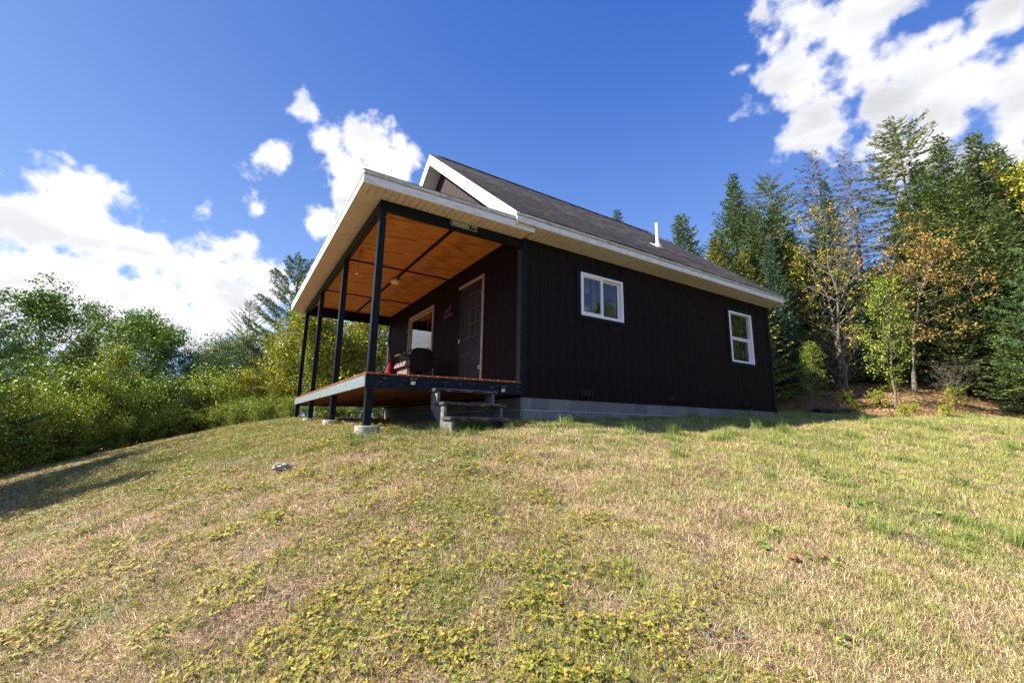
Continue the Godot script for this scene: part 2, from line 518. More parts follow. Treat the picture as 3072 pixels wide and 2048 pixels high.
func make_ground() -> void:
	bump = FastNoiseLite.new()
	bump.seed = 12; bump.frequency = .25; bump.fractal_octaves = 4
	solve_terrain()
	hgrid.resize(GN * GN)
	# thin-plate surface on a coarse lattice, refined bilinearly, with small unevenness added
	var CS := 51
	var cs := 1.8
	var co := PackedFloat32Array()
	co.resize(CS * CS)
	for j in CS:
		for i in CS:
			co[j * CS + i] = raw_h(G0 + i * cs, G0 + j * cs)
	for j in GN:
		for i in GN:
			var x := G0 + i * GS
			var z := G0 + j * GS
			var h: float
			if absf(x - 4.0) < 14.0 and absf(z + 2.0) < 13.0:
				h = raw_h(x, z)
			else:
				var fx := clampf((x - G0) / cs, 0, CS - 1.001)
				var fz := clampf((z - G0) / cs, 0, CS - 1.001)
				var a := int(fx)
				var b := int(fz)
				h = lerpf(lerpf(co[b * CS + a], co[b * CS + a + 1], fx - a), lerpf(co[(b + 1) * CS + a], co[(b + 1) * CS + a + 1], fx - a), fz - b)
			var w := smooth(.3, 2.0, maxf(maxf(-x - 2.8, x - 8.2), maxf(z - .2, -z - 7.8)))
			h += (.045 * bump.get_noise_2d(x * 6.0, z * 6.0) + .03 * bump.get_noise_2d(x * 18.0, z * 18.0)) * (.25 + .75 * w)
			hgrid[j * GN + i] = h
	var v := PackedVector3Array()
	var nn := PackedVector3Array()
	var cc := PackedColorArray()
	var idx := PackedInt32Array()
	for j in GN:
		for i in GN:
			var x := G0 + i * GS
			var z := G0 + j * GS
			v.append(Vector3(x, hgrid[j * GN + i], z))
			var i0 := maxi(i - 1, 0); var i1 := mini(i + 1, GN - 1)
			var j0 := maxi(j - 1, 0); var j1 := mini(j + 1, GN - 1)
			nn.append(Vector3(hgrid[j * GN + i0] - hgrid[j * GN + i1], (i1 - i0) * GS, (hgrid[j0 * GN + i] - hgrid[j1 * GN + i])).normalized())
			var p := .5 + .5 * bump.get_noise_2d(x * 5.0 + 40.0, z * 5.0)
			var q := .5 + .5 * bump.get_noise_2d(x * 1.6 - 90.0, z * 1.6)
			var c := Color(.17, .115, .078).lerp(Color(.33, .24, .165), p).lerp(Color(.17, .14, .07), q * .4)
			var bk := bank(x, z)
			if bk > 0.0:
				c = c.lerp(Color(.22, .115, .055).lerp(Color(.30, .21, .13), p), bk)
			cc.append(c)
	for j in GN - 1:
		for i in GN - 1:
			var o := j * GN + i
			idx.append_array(PackedInt32Array([o, o + 1, o + GN, o + 1, o + GN + 1, o + GN]))
	# the outer land, from the lawn's edge out to the horizon
	var base := v.size()
	var ring := []
	for i in GN - 1: ring.append(i)
	for j in GN - 1: ring.append(j * GN + GN - 1)
	for i in range(GN - 1, 0, -1): ring.append((GN - 1) * GN + i)
	for j in range(GN - 1, 0, -1): ring.append(j * GN)
	for k in ring:
		var p: Vector3 = v[k]
		v.append(Vector3(p.x * 20.0, -6.0, p.z * 20.0))
		nn.append(Vector3.UP)
		cc.append(Color(.10, .10, .04))
	for k in ring.size():
		var k2 := (k + 1) % ring.size()
		idx.append_array(PackedInt32Array([ring[k], base + k, ring[k2], ring[k2], base + k, base + k2]))
	var a := []
	a.resize(Mesh.ARRAY_MAX)
	a[Mesh.ARRAY_VERTEX] = v; a[Mesh.ARRAY_NORMAL] = nn; a[Mesh.ARRAY_COLOR] = cc; a[Mesh.ARRAY_INDEX] = idx
	var m := ArrayMesh.new()
	m.add_surface_from_arrays(Mesh.PRIMITIVE_TRIANGLES, a)
	var o := obj("ground", m, mats["soil"])
	tag(o, "sloping brown soil knoll that carries the lawn and woods", "ground", "", "structure")

# ---------------------------------------------------------------- the cabin
func rects_minus(a0: float, a1: float, y0: float, y1: float, opens: Array) -> Array:
	var xs := [a0, a1]
	for o in opens:
		for e in [o[0], o[1]]:
			if e > a0 + .004 and e < a1 - .004 and o[3] > y0 and o[2] < y1:
				xs.append(e)
	xs.sort()
	var out := []
	for k in xs.size() - 1:
		var m: float = (xs[k] + xs[k + 1]) * .5
		var ys := [[y0, y1]]
		for o in opens:
			if m > o[0] and m < o[1]:
				var nx := []
				for s in ys:
					if o[2] >= s[1] or o[3] <= s[0]:
						nx.append(s)
						continue
					if o[2] > s[0] + .004: nx.append([s[0], o[2]])
					if o[3] < s[1] - .004: nx.append([o[3], s[1]])
				ys = nx
		for s in ys:
			out.append([xs[k], xs[k + 1], s[0], s[1]])
	return out

# a wall in the plane z = pos (along x) or x = pos (along z); dirn is the outward sign
func board_wall(p: Node, mat_name: String, along_x: bool, pos: float, dirn: float, a0: float, a1: float, y0: float, y1: float, opens: Array, first := 0.0) -> void:
	var rng := RandomNumberGenerator.new()
	rng.seed = 5
	var cache := {}
	var edges := [a0]
	var x := a0 + (first if first > 0.0 else .2032)
	while x < a1 - .03:
		edges.append(x)
		x += .2032
	edges.append(a1)
	for k in edges.size() - 1:
		for r in rects_minus(edges[k] + .004, edges[k + 1] - .004, y0, y1, opens):
			var w: float = r[1] - r[0]
			var h: float = r[3] - r[2]
			var key := "%d_%d" % [int(w * 1000), int(h * 1000)]
			if not cache.has(key):
				cache[key] = boxmesh(Vector3(w, h, .014) if along_x else Vector3(.014, h, w), .003)
			var off := pos - dirn * (.007 + rng.randf() * .0015)
			var at := Vector3((r[0] + r[1]) * .5, (r[2] + r[3]) * .5, off) if along_x else Vector3(off, (r[2] + r[3]) * .5, (r[0] + r[1]) * .5)
			obj("siding_board", cache[key], mats[mat_name], p, at)
	# the wall behind the boards, with its openings
	var m := MB.new()
	for r in rects_minus(a0, a1, y0, y1, opens):
		var s := Vector3(r[1] - r[0], r[3] - r[2], .11) if along_x else Vector3(.11, r[3] - r[2], r[1] - r[0])
		var off := pos - dirn * .0725
		m.box(Vector3((r[0] + r[1]) * .5, (r[2] + r[3]) * .5, off) if along_x else Vector3(off, (r[2] + r[3]) * .5, (r[0] + r[1]) * .5), s)
	obj("sheathing", m.done(), mats["sheathing"], p)

func frame_bars(p: Node, called: String, m: Material, a0: float, a1: float, y0: float, y1: float, w: float, z0: float, z1: float, bev := .004, wt := -1.0, wb := -1.0) -> void:
	var t := w if wt < 0.0 else wt
	var b := w if wb < 0.0 else wb
	var mb := MB.new()
	mb.box(Vector3((a0 + a1) * .5, y1 - t * .5, (z0 + z1) * .5), Vector3(a1 - a0, t, z1 - z0), bev)
	mb.box(Vector3((a0 + a1) * .5, y0 + b * .5, (z0 + z1) * .5), Vector3(a1 - a0, b, z1 - z0), bev)
	mb.box(Vector3(a0 + w * .5, (y0 + b + y1 - t) * .5, (z0 + z1) * .5), Vector3(w, y1 - t - y0 - b, z1 - z0), bev)
	mb.box(Vector3(a1 - w * .5, (y0 + b + y1 - t) * .5, (z0 + z1) * .5), Vector3(w, y1 - t - y0 - b, z1 - z0), bev)
	obj(called, mb.done(), m, p)

func curtain_mesh(a0: float, a1: float, y0: float, y1: float, z: float, waves: float) -> ArrayMesh:
	var mb := MB.new()
	var n := 48
	for k in n:
		var pts := []
		for t in [k, k + 1]:
			var f := float(t) / n
			pts.append(Vector3(lerpf(a0, a1, f), 0, z + .018 * sin(f * waves * TAU) + .008 * sin(f * waves * 2.3 * TAU)))
		mb.poly([pts[0] + Vector3.UP * y0, pts[1] + Vector3.UP * y0, pts[1] + Vector3.UP * y1, pts[0] + Vector3.UP * y1], Vector3(0, 0, 1))
	return mb.done()

func make_cabin() -> void:
	var cabin := thing("cabin", "dark brown board-sided cabin with grey shingle roof and covered porch", "cabin")
	var X0 := -.376          # front edge of the main roof
	var X1 := HL + .1
	# --- foundation
	var f := part("foundation", cabin)
	obj("mortar_core", boxmesh(Vector3(HL - .06, .66, HW - .06)), mats["mortar"], f, Vector3(HL * .5, -.335, -HW * .5))
	var rng := RandomNumberGenerator.new()
	rng.seed = 15
	var full := boxmesh(Vector3(.396, .193, .03), .004)
	for row in 3:
		var y := -.101 - row * .2035
		for side in 2:
			var a := 0.0
			var k := 0
			var lim: float = HL if side == 0 else HW
			while a < lim - .05:
				var w := .4064
				if k == 0 and (row + side) % 2 == 0: w = .2032
				w = minf(w, lim - a)
				var ms := full if absf(w - .4064) < .001 else boxmesh(Vector3(w - .0104, .193, .03), .004)
				var mt: Material = mats["cmu%d" % rng.randi_range(0, 3)]
				if side == 0:
					obj("block", ms, mt, f, Vector3(a + w * .5, y, -.038 + rng.randf() * .002))
				else:
					obj("block", ms, mt, f, Vector3(.038, y, -a - w * .5), Basis(Vector3.UP, PI / 2))
				a += w
				k += 1
	# --- walls
	var w1 := [1.30, 2.41, 1.56, 2.40]
	var w2 := [6.05, 7.03, 1.13, 2.40]
	var sw := part("side_wall", cabin)
	board_wall(sw, "siding_dark", true, 0.0, 1.0, 0.0, HL, 0.0, EAVE_Y, [w1, w2], .16)
	var door := [-2.41, -1.41, .24, 2.43]
	var pic := [-5.63, -3.97, .95, 2.37]
	var fw := part("front_wall", cabin)
	board_wall(fw, "siding_front", false, 0.0, -1.0, -HW, -.13, 0.0, 2.86, [door, pic])
	var gw := part("gable_wall", cabin)
	var z := -HW
	while z < -.05:
		var z2 := minf(z + .2032, 0.0)
		var p2 := PackedVector2Array()
		var top := func(q: float) -> float: return RIDGE_Y - .33 - SLOPE * absf(q - RIDGE_Z)
		var za := z + .004
		var zb := z2 - .004
		p2.append(Vector2(za, 2.87)); p2.append(Vector2(zb, 2.87))
		p2.append(Vector2(zb, maxf(2.9, top.call(zb))))
		if za < RIDGE_Z and zb > RIDGE_Z: p2.append(Vector2(RIDGE_Z, top.call(RIDGE_Z)))
		p2.append(Vector2(za, maxf(2.9, top.call(za))))
		var mb := MB.new()
		mb.extrude(p2, Vector3(0, 0, 0), Vector3(0, 0, 1), Vector3(0, 1, 0), Vector3(.014, 0, 0))
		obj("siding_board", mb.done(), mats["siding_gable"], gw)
		z += .2032
	var gb := MB.new()
	for gx in [.016, HL - .03]:
		gb.extrude(PackedVector2Array([Vector2(-HW, 2.76), Vector2(-.0, 2.76), Vector2(0, 2.95), Vector2(RIDGE_Z, RIDGE_Y - .1), Vector2(-HW, 2.95)]), Vector3(gx, 0, 0), Vector3(0, 0, 1), Vector3(0, 1, 0), Vector3(.03, 0, 0))
	obj("sheathing", gb.done(), mats["sheathing"], gw)
	# --- the walls and rooms one cannot see, so that the inside is closed
	var hid := MB.new()
	hid.box(Vector3(HL * .5, EAVE_Y * .5, -HW + .06), Vector3(HL, EAVE_Y, .12))
	hid.box(Vector3(HL - .06, EAVE_Y * .5, -HW * .5), Vector3(.12, EAVE_Y, HW - .26))
	obj("back_walls", hid.done(), mats["siding_dark"], cabin)
	var inn := MB.new()
	inn.box(Vector3(HL * .5, .1, -HW * .5), Vector3(HL - .26, .2, HW - .26))
	inn.box(Vector3(HL * .5, 2.72, -HW * .5), Vector3(HL - .26, .06, HW - .26))
	inn.box(Vector3(4.6, 1.45, -HW * .5), Vector3(.1, 2.45, HW - .3))
	inn.box(Vector3(HL * .5, 1.45, -3.4), Vector3(HL - .3, 2.45, .1))
	obj("room_lining", inn.done(), mats["room"], cabin)
	# --- corner boards
	bx("corner_board", cabin, mats["trim_dark"], Vector3(-.02, .0, .001), Vector3(.09, 2.80, .022))
	bx("corner_board", cabin, mats["corner_faded"], Vector3(-.022, .24, -.12), Vector3(-.002, 2.56, -.002))
	bx("corner_board", cabin, mats["trim_dark"], Vector3(HL - .09, -.02, .001), Vector3(HL + .02, EAVE_Y, .022))
	bx("corner_board", cabin, mats["trim_dark"], Vector3(HL, -.02, -.11), Vector3(HL + .02, EAVE_Y, -.001))
	bx("corner_board", cabin, mats["corner_faded"], Vector3(-.022, 0, -HW - .02), Vector3(-.002, 2.56, -HW + .1))
	# --- crawl-space vents
	for vx in [[1.253, 1.604], [3.588, 3.906], [6.379, 6.69]]:
		var ve := part("crawl_vent", cabin)
		frame_bars(ve, "frame", mats["siding_dark"], vx[0], vx[1], .066, .232, .025, .001, .02, .003)
		obj("backing", boxmesh(Vector3(vx[1] - vx[0] - .04, .13, .006)), mats["black_plastic"], ve, Vector3((vx[0] + vx[1]) * .5, .149, .0045))
		for k in 3:
			obj("slat", boxmesh(Vector3(.03, .12, .008), .002), mats["siding_dark"], ve, Vector3(vx[0] + (vx[1] - vx[0]) * (k + 1) / 4.0, .149, .012))
	# --- side windows
	var win := part("sliding_window", cabin)
	win.set_meta("label", "white two-pane sliding window with dark trim")
	frame_bars(win, "outer_trim", mats["trim_dark"], 1.212, 2.462, 1.492, 2.468, .088, .001, .022)
	frame_bars(win, "frame", mats["vinyl_white"], 1.302, 2.408, 1.562, 2.398, .05, -.085, .03, .006)
	frame_bars(win, "frame", mats["vinyl_white"], 1.352, 1.86, 1.612, 2.348, .03, -.04, .012, .004)
	bx("meeting_stile", win, mats["vinyl_white"], Vector3(1.832, 1.614, -.02), Vector3(1.872, 2.346, .016))
	frame_bars(win, "frame", mats["vinyl_white"], 1.862, 2.358, 1.612, 2.348, .028, -.075, -.045, .004)
	obj("pane", boxmesh(Vector3(.45, .678, .005)), mats["glass"], win, Vector3(1.606, 1.98, -.015))
	obj("pane", boxmesh(Vector3(.442, .682, .005)), mats["glass"], win, Vector3(2.11, 1.98, -.06))
	obj("curtain", curtain_mesh(1.74, 1.86, 1.57, 2.4, -.16, 4), mats["curtain"], win)
	obj("curtain", curtain_mesh(2.33, 2.41, 1.57, 2.4, -.16, 2), mats["curtain"], win)
	obj("valance", curtain_mesh(1.36, 1.70, 2.08, 2.40, -.2, 5), mats["curtain"], win)
	var dh := part("sash_window", cabin)
	dh.set_meta("label", "white double-hung window with dark trim")
	frame_bars(dh, "outer_trim", mats["trim_dark"], 5.962, 7.118, 1.045, 2.485, .088, .001, .022)
	frame_bars(dh, "frame", mats["vinyl_white"], 6.052, 7.028, 1.132, 2.398, .058, -.085, .03, .006, .05, .035)
	bx("meeting_rail", dh, mats["vinyl_white"], Vector3(6.112, 1.737, -.06), Vector3(6.968, 1.775, -.03))
	frame_bars(dh, "frame", mats["vinyl_white"], 6.112, 6.968, 1.17, 1.735, .03, -.075, -.05, .003)
	obj("pane", boxmesh(Vector3(.86, .56, .005)), mats["glass"], dh, Vector3(6.54, 2.07, -.03))
	obj("pane", boxmesh(Vector3(.8, .54, .005)), mats["glass"], dh, Vector3(6.54, 1.45, -.062))
	obj("window_blind", curtain_mesh(6.1, 6.98, 1.14, 2.4, -.17, 9), mats["blind"], dh)
	# --- front door: an outer screen door over a six-light door
	var dr := part("door", cabin)
	dr.set_meta("label", "dark screen door over a six-light inner door")
	var ry := Basis(Vector3.UP, -PI / 2)    # local x -> world -z ... outwards is local +z = world -x
	var dp := func(called: String, m: Material, z0: float, z1: float, y0: float, y1: float, x0: float, x1: float, bev := .004) -> void:
		bx(called, dr, m, Vector3(x0, y0, z0), Vector3(x1, y1, z1), bev)
	dp.call("casing", mats["cream"], -1.405, -1.345, .245, 2.43, -.024, -.001)
	dp.call("casing", mats["cream"], -2.475, -1.345, 2.431, 2.492, -.026, -.001)
	dp.call("casing", mats["trim_dark"], -2.475, -2.415, .245, 2.43, -.024, -.001)
	dp.call("jamb", mats["door_brown"], -2.41, -2.385, .245, 2.43, .001, .12)
	dp.call("jamb", mats["door_brown"], -1.435, -1.41, .245, 2.43, .001, .12)
	dp.call("jamb", mats["door_brown"], -2.384, -1.436, 2.405, 2.43, .001, .12)
	dp.call("stile", mats["door_dark"], -2.383, -2.315, .262, 2.4, -.012, .018)
	dp.call("stile", mats["door_dark"], -1.505, -1.437, .262, 2.4, -.012, .018)
	for q in [[2.33, 2.4], [1.26, 1.32], [.94, 1.0], [.262, .34]]:
		dp.call("rail", mats["door_dark"], -2.313, -1.507, q[0], q[1], -.01, .016)
	dp.call("mullion", mats["door_dark"], -1.945, -1.885, .342, .938, -.009, .015)
	dp.call("panel", mats["door_dark"], -2.313, -1.947, .342, .938, .0, .01, .0)
	dp.call("panel", mats["door_dark"], -1.883, -1.507, .342, .938, .0, .01, .0)
	dp.call("screen", mats["screen_mesh"], -2.313, -1.507, 1.322, 2.328, .004, .0045, 0.0)
	dp.call("screen", mats["screen_mesh"], -2.313, -1.507, 1.002, 1.258, .004, .0045, 0.0)
	dp.call("handle", mats["chrome"], -2.36, -2.34, 1.22, 1.32, -.04, -.014)
	dp.call("hinge", mats["chrome"], -1.50, -1.44, .6, .68, -.018, -.0135, .002)
	dp.call("hinge", mats["chrome"], -1.46, -1.42, 2.1, 2.19, -.018, -.0135, .002)
	var leaf := MB.new()
	for r in rects_minus(-2.38, -1.44, .25, 2.4, [[-2.1, -1.56, 1.3, 2.26]]):
		leaf.box(Vector3(.09, (r[2] + r[3]) * .5, (r[0] + r[1]) * .5), Vector3(.04, r[3] - r[2], r[1] - r[0]))
	obj("inner_door", leaf.done(), mats["door_brown"], dr)
	for c in 2:
		for r in 3:
			obj("pane", boxmesh(Vector3(.004, .29, .245)), mats["glass"], dr, Vector3(.09, 1.465 + r * .315, -1.965 + c * .27))
	for c in 3:
		dp.call("muntin", mats["cream"], -2.108 + c * .266, -2.086 + c * .266, 1.3, 2.26, .064, .085, .002)
	for r in 4:
		dp.call("muntin", mats["cream"], -2.108, -1.554, 1.295 + r * .315, 1.318 + r * .315, .062, .083, .002)
	# --- picture window
	var pw := part("picture_window", cabin)
	pw.set_meta("label", "large porch window in a cream frame")
	var pb := func(called: String, m: Material, z0: float, z1: float, y0: float, y1: float, x0: float, x1: float) -> void:
		bx(called, pw, m, Vector3(x0, y0, z0), Vector3(x1, y1, z1), .004)
	pb.call("casing", mats["cream"], -3.965, -3.9, .95, 2.37, -.024, -.001)
	pb.call("casing", mats["cream"], -5.69, -5.635, .95, 2.37, -.024, -.001)
	pb.call("casing", mats["cream"], -5.69, -3.9, 2.372, 2.44, -.026, -.001)
	pb.call("sill", mats["cream"], -5.72, -3.87, .88, .948, -.05, -.001)
	pb.call("frame", mats["cream"], -4.01, -3.972, .955, 2.365, .002, .06)
	pb.call("frame", mats["cream"], -5.628, -5.59, .955, 2.365, .002, .06)
	pb.call("frame", mats["cream"], -5.588, -4.012, 2.325, 2.365, .002, .06)
	pb.call("frame", mats["cream"], -5.588, -4.012, .955, .995, .002, .06)
	obj("pane", boxmesh(Vector3(.006, 1.33, 1.576)), mats["glass"], pw, Vector3(.03, 1.66, -4.8))
	for k in 3:
		pb.call("grille", mats["cream"], -4.41 - k * .4, -4.398 - k * .4, 1.0, 2.32, .04, .046)
	# --- main roof
	var roof := part("main_roof", cabin)
	var slab := MB.new()
	slab.extrude(PackedVector2Array([Vector2(.40, 2.965), Vector2(RIDGE_Z, RIDGE_Y - .02), Vector2(-HW - .40, 2.965), Vector2(-HW - .40, 2.93), Vector2(RIDGE_Z, RIDGE_Y - .058), Vector2(.40, 2.93)]), Vector3(X0 + .004, 0, 0), Vector3(0, 0, 1), Vector3(0, 1, 0), Vector3(X1 - X0 - .008, 0, 0))
	obj("roof_deck", slab.done(), mats["ridge"], roof)
	var nl := sqrt(1.0 + SLOPE * SLOPE)
	var u := Vector3(0, SLOPE, -1) / nl
	var nrm := Vector3(0, 1, SLOPE) / nl
	var bs := Basis(Vector3.RIGHT, nrm, Vector3.RIGHT.cross(nrm))
	var eave := Vector3(0, 2.965, .425)
	var tabs := []
	rng.seed = 99
	var camp := Vector3(-3.938, -.469, 5.937)
	for k in 37:
		var x := X0 - .012
		while x < X1:
			var wi := rng.randi_range(0, 4)
			var w: float = [.13, .18, .23, .28, .34][wi]
			if x + w > X1 + .012: w = maxf(X1 + .012 - x, .02)
			var th: float = [.005, .011][rng.randi_range(0, 1)]
			var ce := eave + u * (k * .1435 + .075) + nrm * (.004 + th * .5) + Vector3.RIGHT * (x + w * .5)
			tabs.append([ce.distance_to(camp), ce, w, th, rng.randi_range(0, 5)])
			x += w
	tabs.sort_custom(func(a, b): return a[0] < b[0])
	var tcache := {}
	var rest := MB.new()
	rest.use_c = true
	var shade := [.043, .055, .072, .047, .063, .088]
	for k in tabs.size():
		var t: Array = tabs[k]
		var b2 := bs * Basis(Vector3.RIGHT, .035)
		if k < 300:
			var key := "%d_%d" % [int(t[2] * 1000), int(t[3] * 1000)]
			if not tcache.has(key):
				tcache[key] = boxmesh(Vector3(t[2] - .003, t[3], .16), .002)
			obj("shingle", tcache[key], mats["shingle%d" % t[4]], roof, t[1], b2)
		else:
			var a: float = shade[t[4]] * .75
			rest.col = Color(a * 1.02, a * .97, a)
			rest.box(t[1], Vector3(t[2] - .003, t[3], .16), 0.0, b2)
	var rm := mat("shingle_mix", Color(1, 1, 1), .9)
	rm.vertex_color_use_as_albedo = true
	obj("shingles_beyond", rest.done(), rm, roof).set_meta("kind", "stuff")
	var back := MB.new()
	for k in 37:
		var pz := Vector3(X0, 2.965, -HW - .425)
		var ub := Vector3(0, SLOPE, 1) / nl
		var nb := Vector3(0, 1, -SLOPE) / nl
		back.box(Vector3((X0 + X1) * .5, 0, 0) + Vector3(0, pz.y, pz.z) + ub * (k * .1435 + .075) + nb * .008, Vector3(X1 - X0 + .024, .008, .16), 0.0, Basis(Vector3.RIGHT, nb, Vector3.RIGHT.cross(nb)))
	obj("back_shingle_courses", back.done(), mats["shingle0"], roof)
	var cap := MB.new()
	cap.extrude(PackedVector2Array([Vector2(.15, -.105), Vector2(0, .016), Vector2(-.15, -.105), Vector2(-.15, -.122), Vector2(0, -.004), Vector2(.15, -.122)]), Vector3(-.13, 0, 0), Vector3(0, 0, 1), Vector3(0, 1, 0), Vector3(.26, 0, 0))
	var capm := cap.done()
	var cx := X0 + .35
	while cx < X1 - .1:
		obj("ridge_cap", capm, mats["ridge"], roof, Vector3(cx, RIDGE_Y + .022 + rng.randf() * .003, RIDGE_Z), Basis(Vector3(0, 0, 1), .03))
		cx += .21
	# plumbing vent
	var pipe := part("vent_pipe", cabin)
	var pb0 := Vector3(4.62, 4.02, -.83)
	var pm := MB.new()
	pm.lathe([[.043, -.1], [.043, .61], [.038, .61], [.038, .3], [0.0, .3]], Vector3.ZERO, 20)
	obj("pipe", pm.done(), mats["vinyl_white"], pipe, pb0)
	var fl := MB.new()
	fl.lathe([[.12, -.01], [.075, .035], [.056, .075], [.05, .075]], Vector3.ZERO, 20)
	fl.box(Vector3(0, -.004, 0), Vector3(.3, .006, .3), .0)
	obj("flashing", fl.done(), mats["vinyl_white"], pipe, pb0 + nrm * .0, bs)
	# --- rake boards and gable soffit
	var yt := func(q: float) -> float: return RIDGE_Y - .028 - SLOPE * absf(q - RIDGE_Z)
	for sgn in [1.0, -1.0]:
		for lay in 2:
			var hgt: float = .29 if lay == 0 else .075
			var zend := .402 - RIDGE_Z
			var p2 := PackedVector2Array()
			var bot := 2.76
			p2.append(Vector2(0, yt.call(RIDGE_Z)))
			p2.append(Vector2(sgn * zend, yt.call(.402)))
			if lay == 0:
				p2.append(Vector2(sgn * zend, bot))
				p2.append(Vector2(sgn * ((yt.call(RIDGE_Z) - hgt - bot) / SLOPE), bot))
			else:
				p2.append(Vector2(sgn * zend, yt.call(.402) - hgt))
			p2.append(Vector2(0, yt.call(RIDGE_Z) - hgt))
			for e in 2:
				var mb := MB.new()
				var xx: float = (X0 - .002 if lay == 0 else X0 - .016) if e == 0 else (X1 - .016 if lay == 0 else X1 + .002)
				mb.extrude(p2, Vector3(xx, 0, RIDGE_Z), Vector3(0, 0, 1), Vector3(0, 1, 0), Vector3(.018 if lay == 0 else .014, 0, 0))
				obj("rake_board", mb.done(), mats["white_rake"], cabin)
	var rs := part("gable_soffit", cabin)
	var strip := boxmesh(Vector3(-X0 - .02, .008, .146), .002)
	for sgn in [1.0, -1.0]:
		var dv := Vector3(0, -SLOPE, sgn) / nl
		var nv := Vector3(0, 1, SLOPE * sgn) / nl
		for k in 34:
			var ce: Vector3 = Vector3(X0 * .5 + .002, RIDGE_Y - .30, RIDGE_Z) + dv * (.09 + k * .15)
			if ce.y < 2.84: break
			obj("soffit_strip", strip, mats["vinyl_white"], rs, ce, Basis(Vector3.RIGHT, nv, Vector3.RIGHT.cross(nv)))
	# --- eave of the side wall
	bx("soffit_backing", cabin, mats["soffit_back"], Vector3(.0, 2.80, .002), Vector3(X1 - .022, 2.806, .382), 0.0)
	bx("eave_fascia", cabin, mats["white_trim"], Vector3(X0 + .02, 2.80, .384), Vector3(X1 - .02, 2.905, .402), .003)
	bx("eave_trim", cabin, mats["white_stained"], Vector3(X0 + .018, 2.911, .386), Vector3(X1 - .018, 2.962, .42), .005)
	var es := part("eave_soffit", cabin)
	var sm := boxmesh(Vector3(.0955, .009, .388), .004)
	var sb := Basis(Vector3.RIGHT, -.13)
	var sx := .05
	while sx < X1 - .03:
		obj("soffit_strip", sm, mats["soffit"], es, Vector3(sx, 2.777, .193), sb)
		sx += .1016
	bx("eave_end", cabin, mats["white_trim"], Vector3(X1 - .02, 2.745, .001), Vector3(X1 - .004, 2.96, .383), .003)
	var eb := MB.new()
	eb.box(Vector3(HL * .5, 2.86, -HW - .2), Vector3(X1 - X0 - .1, .2, .38))
	obj("rear_eave", eb.done(), mats["white_trim"], cabin)
	make_porch(cabin)

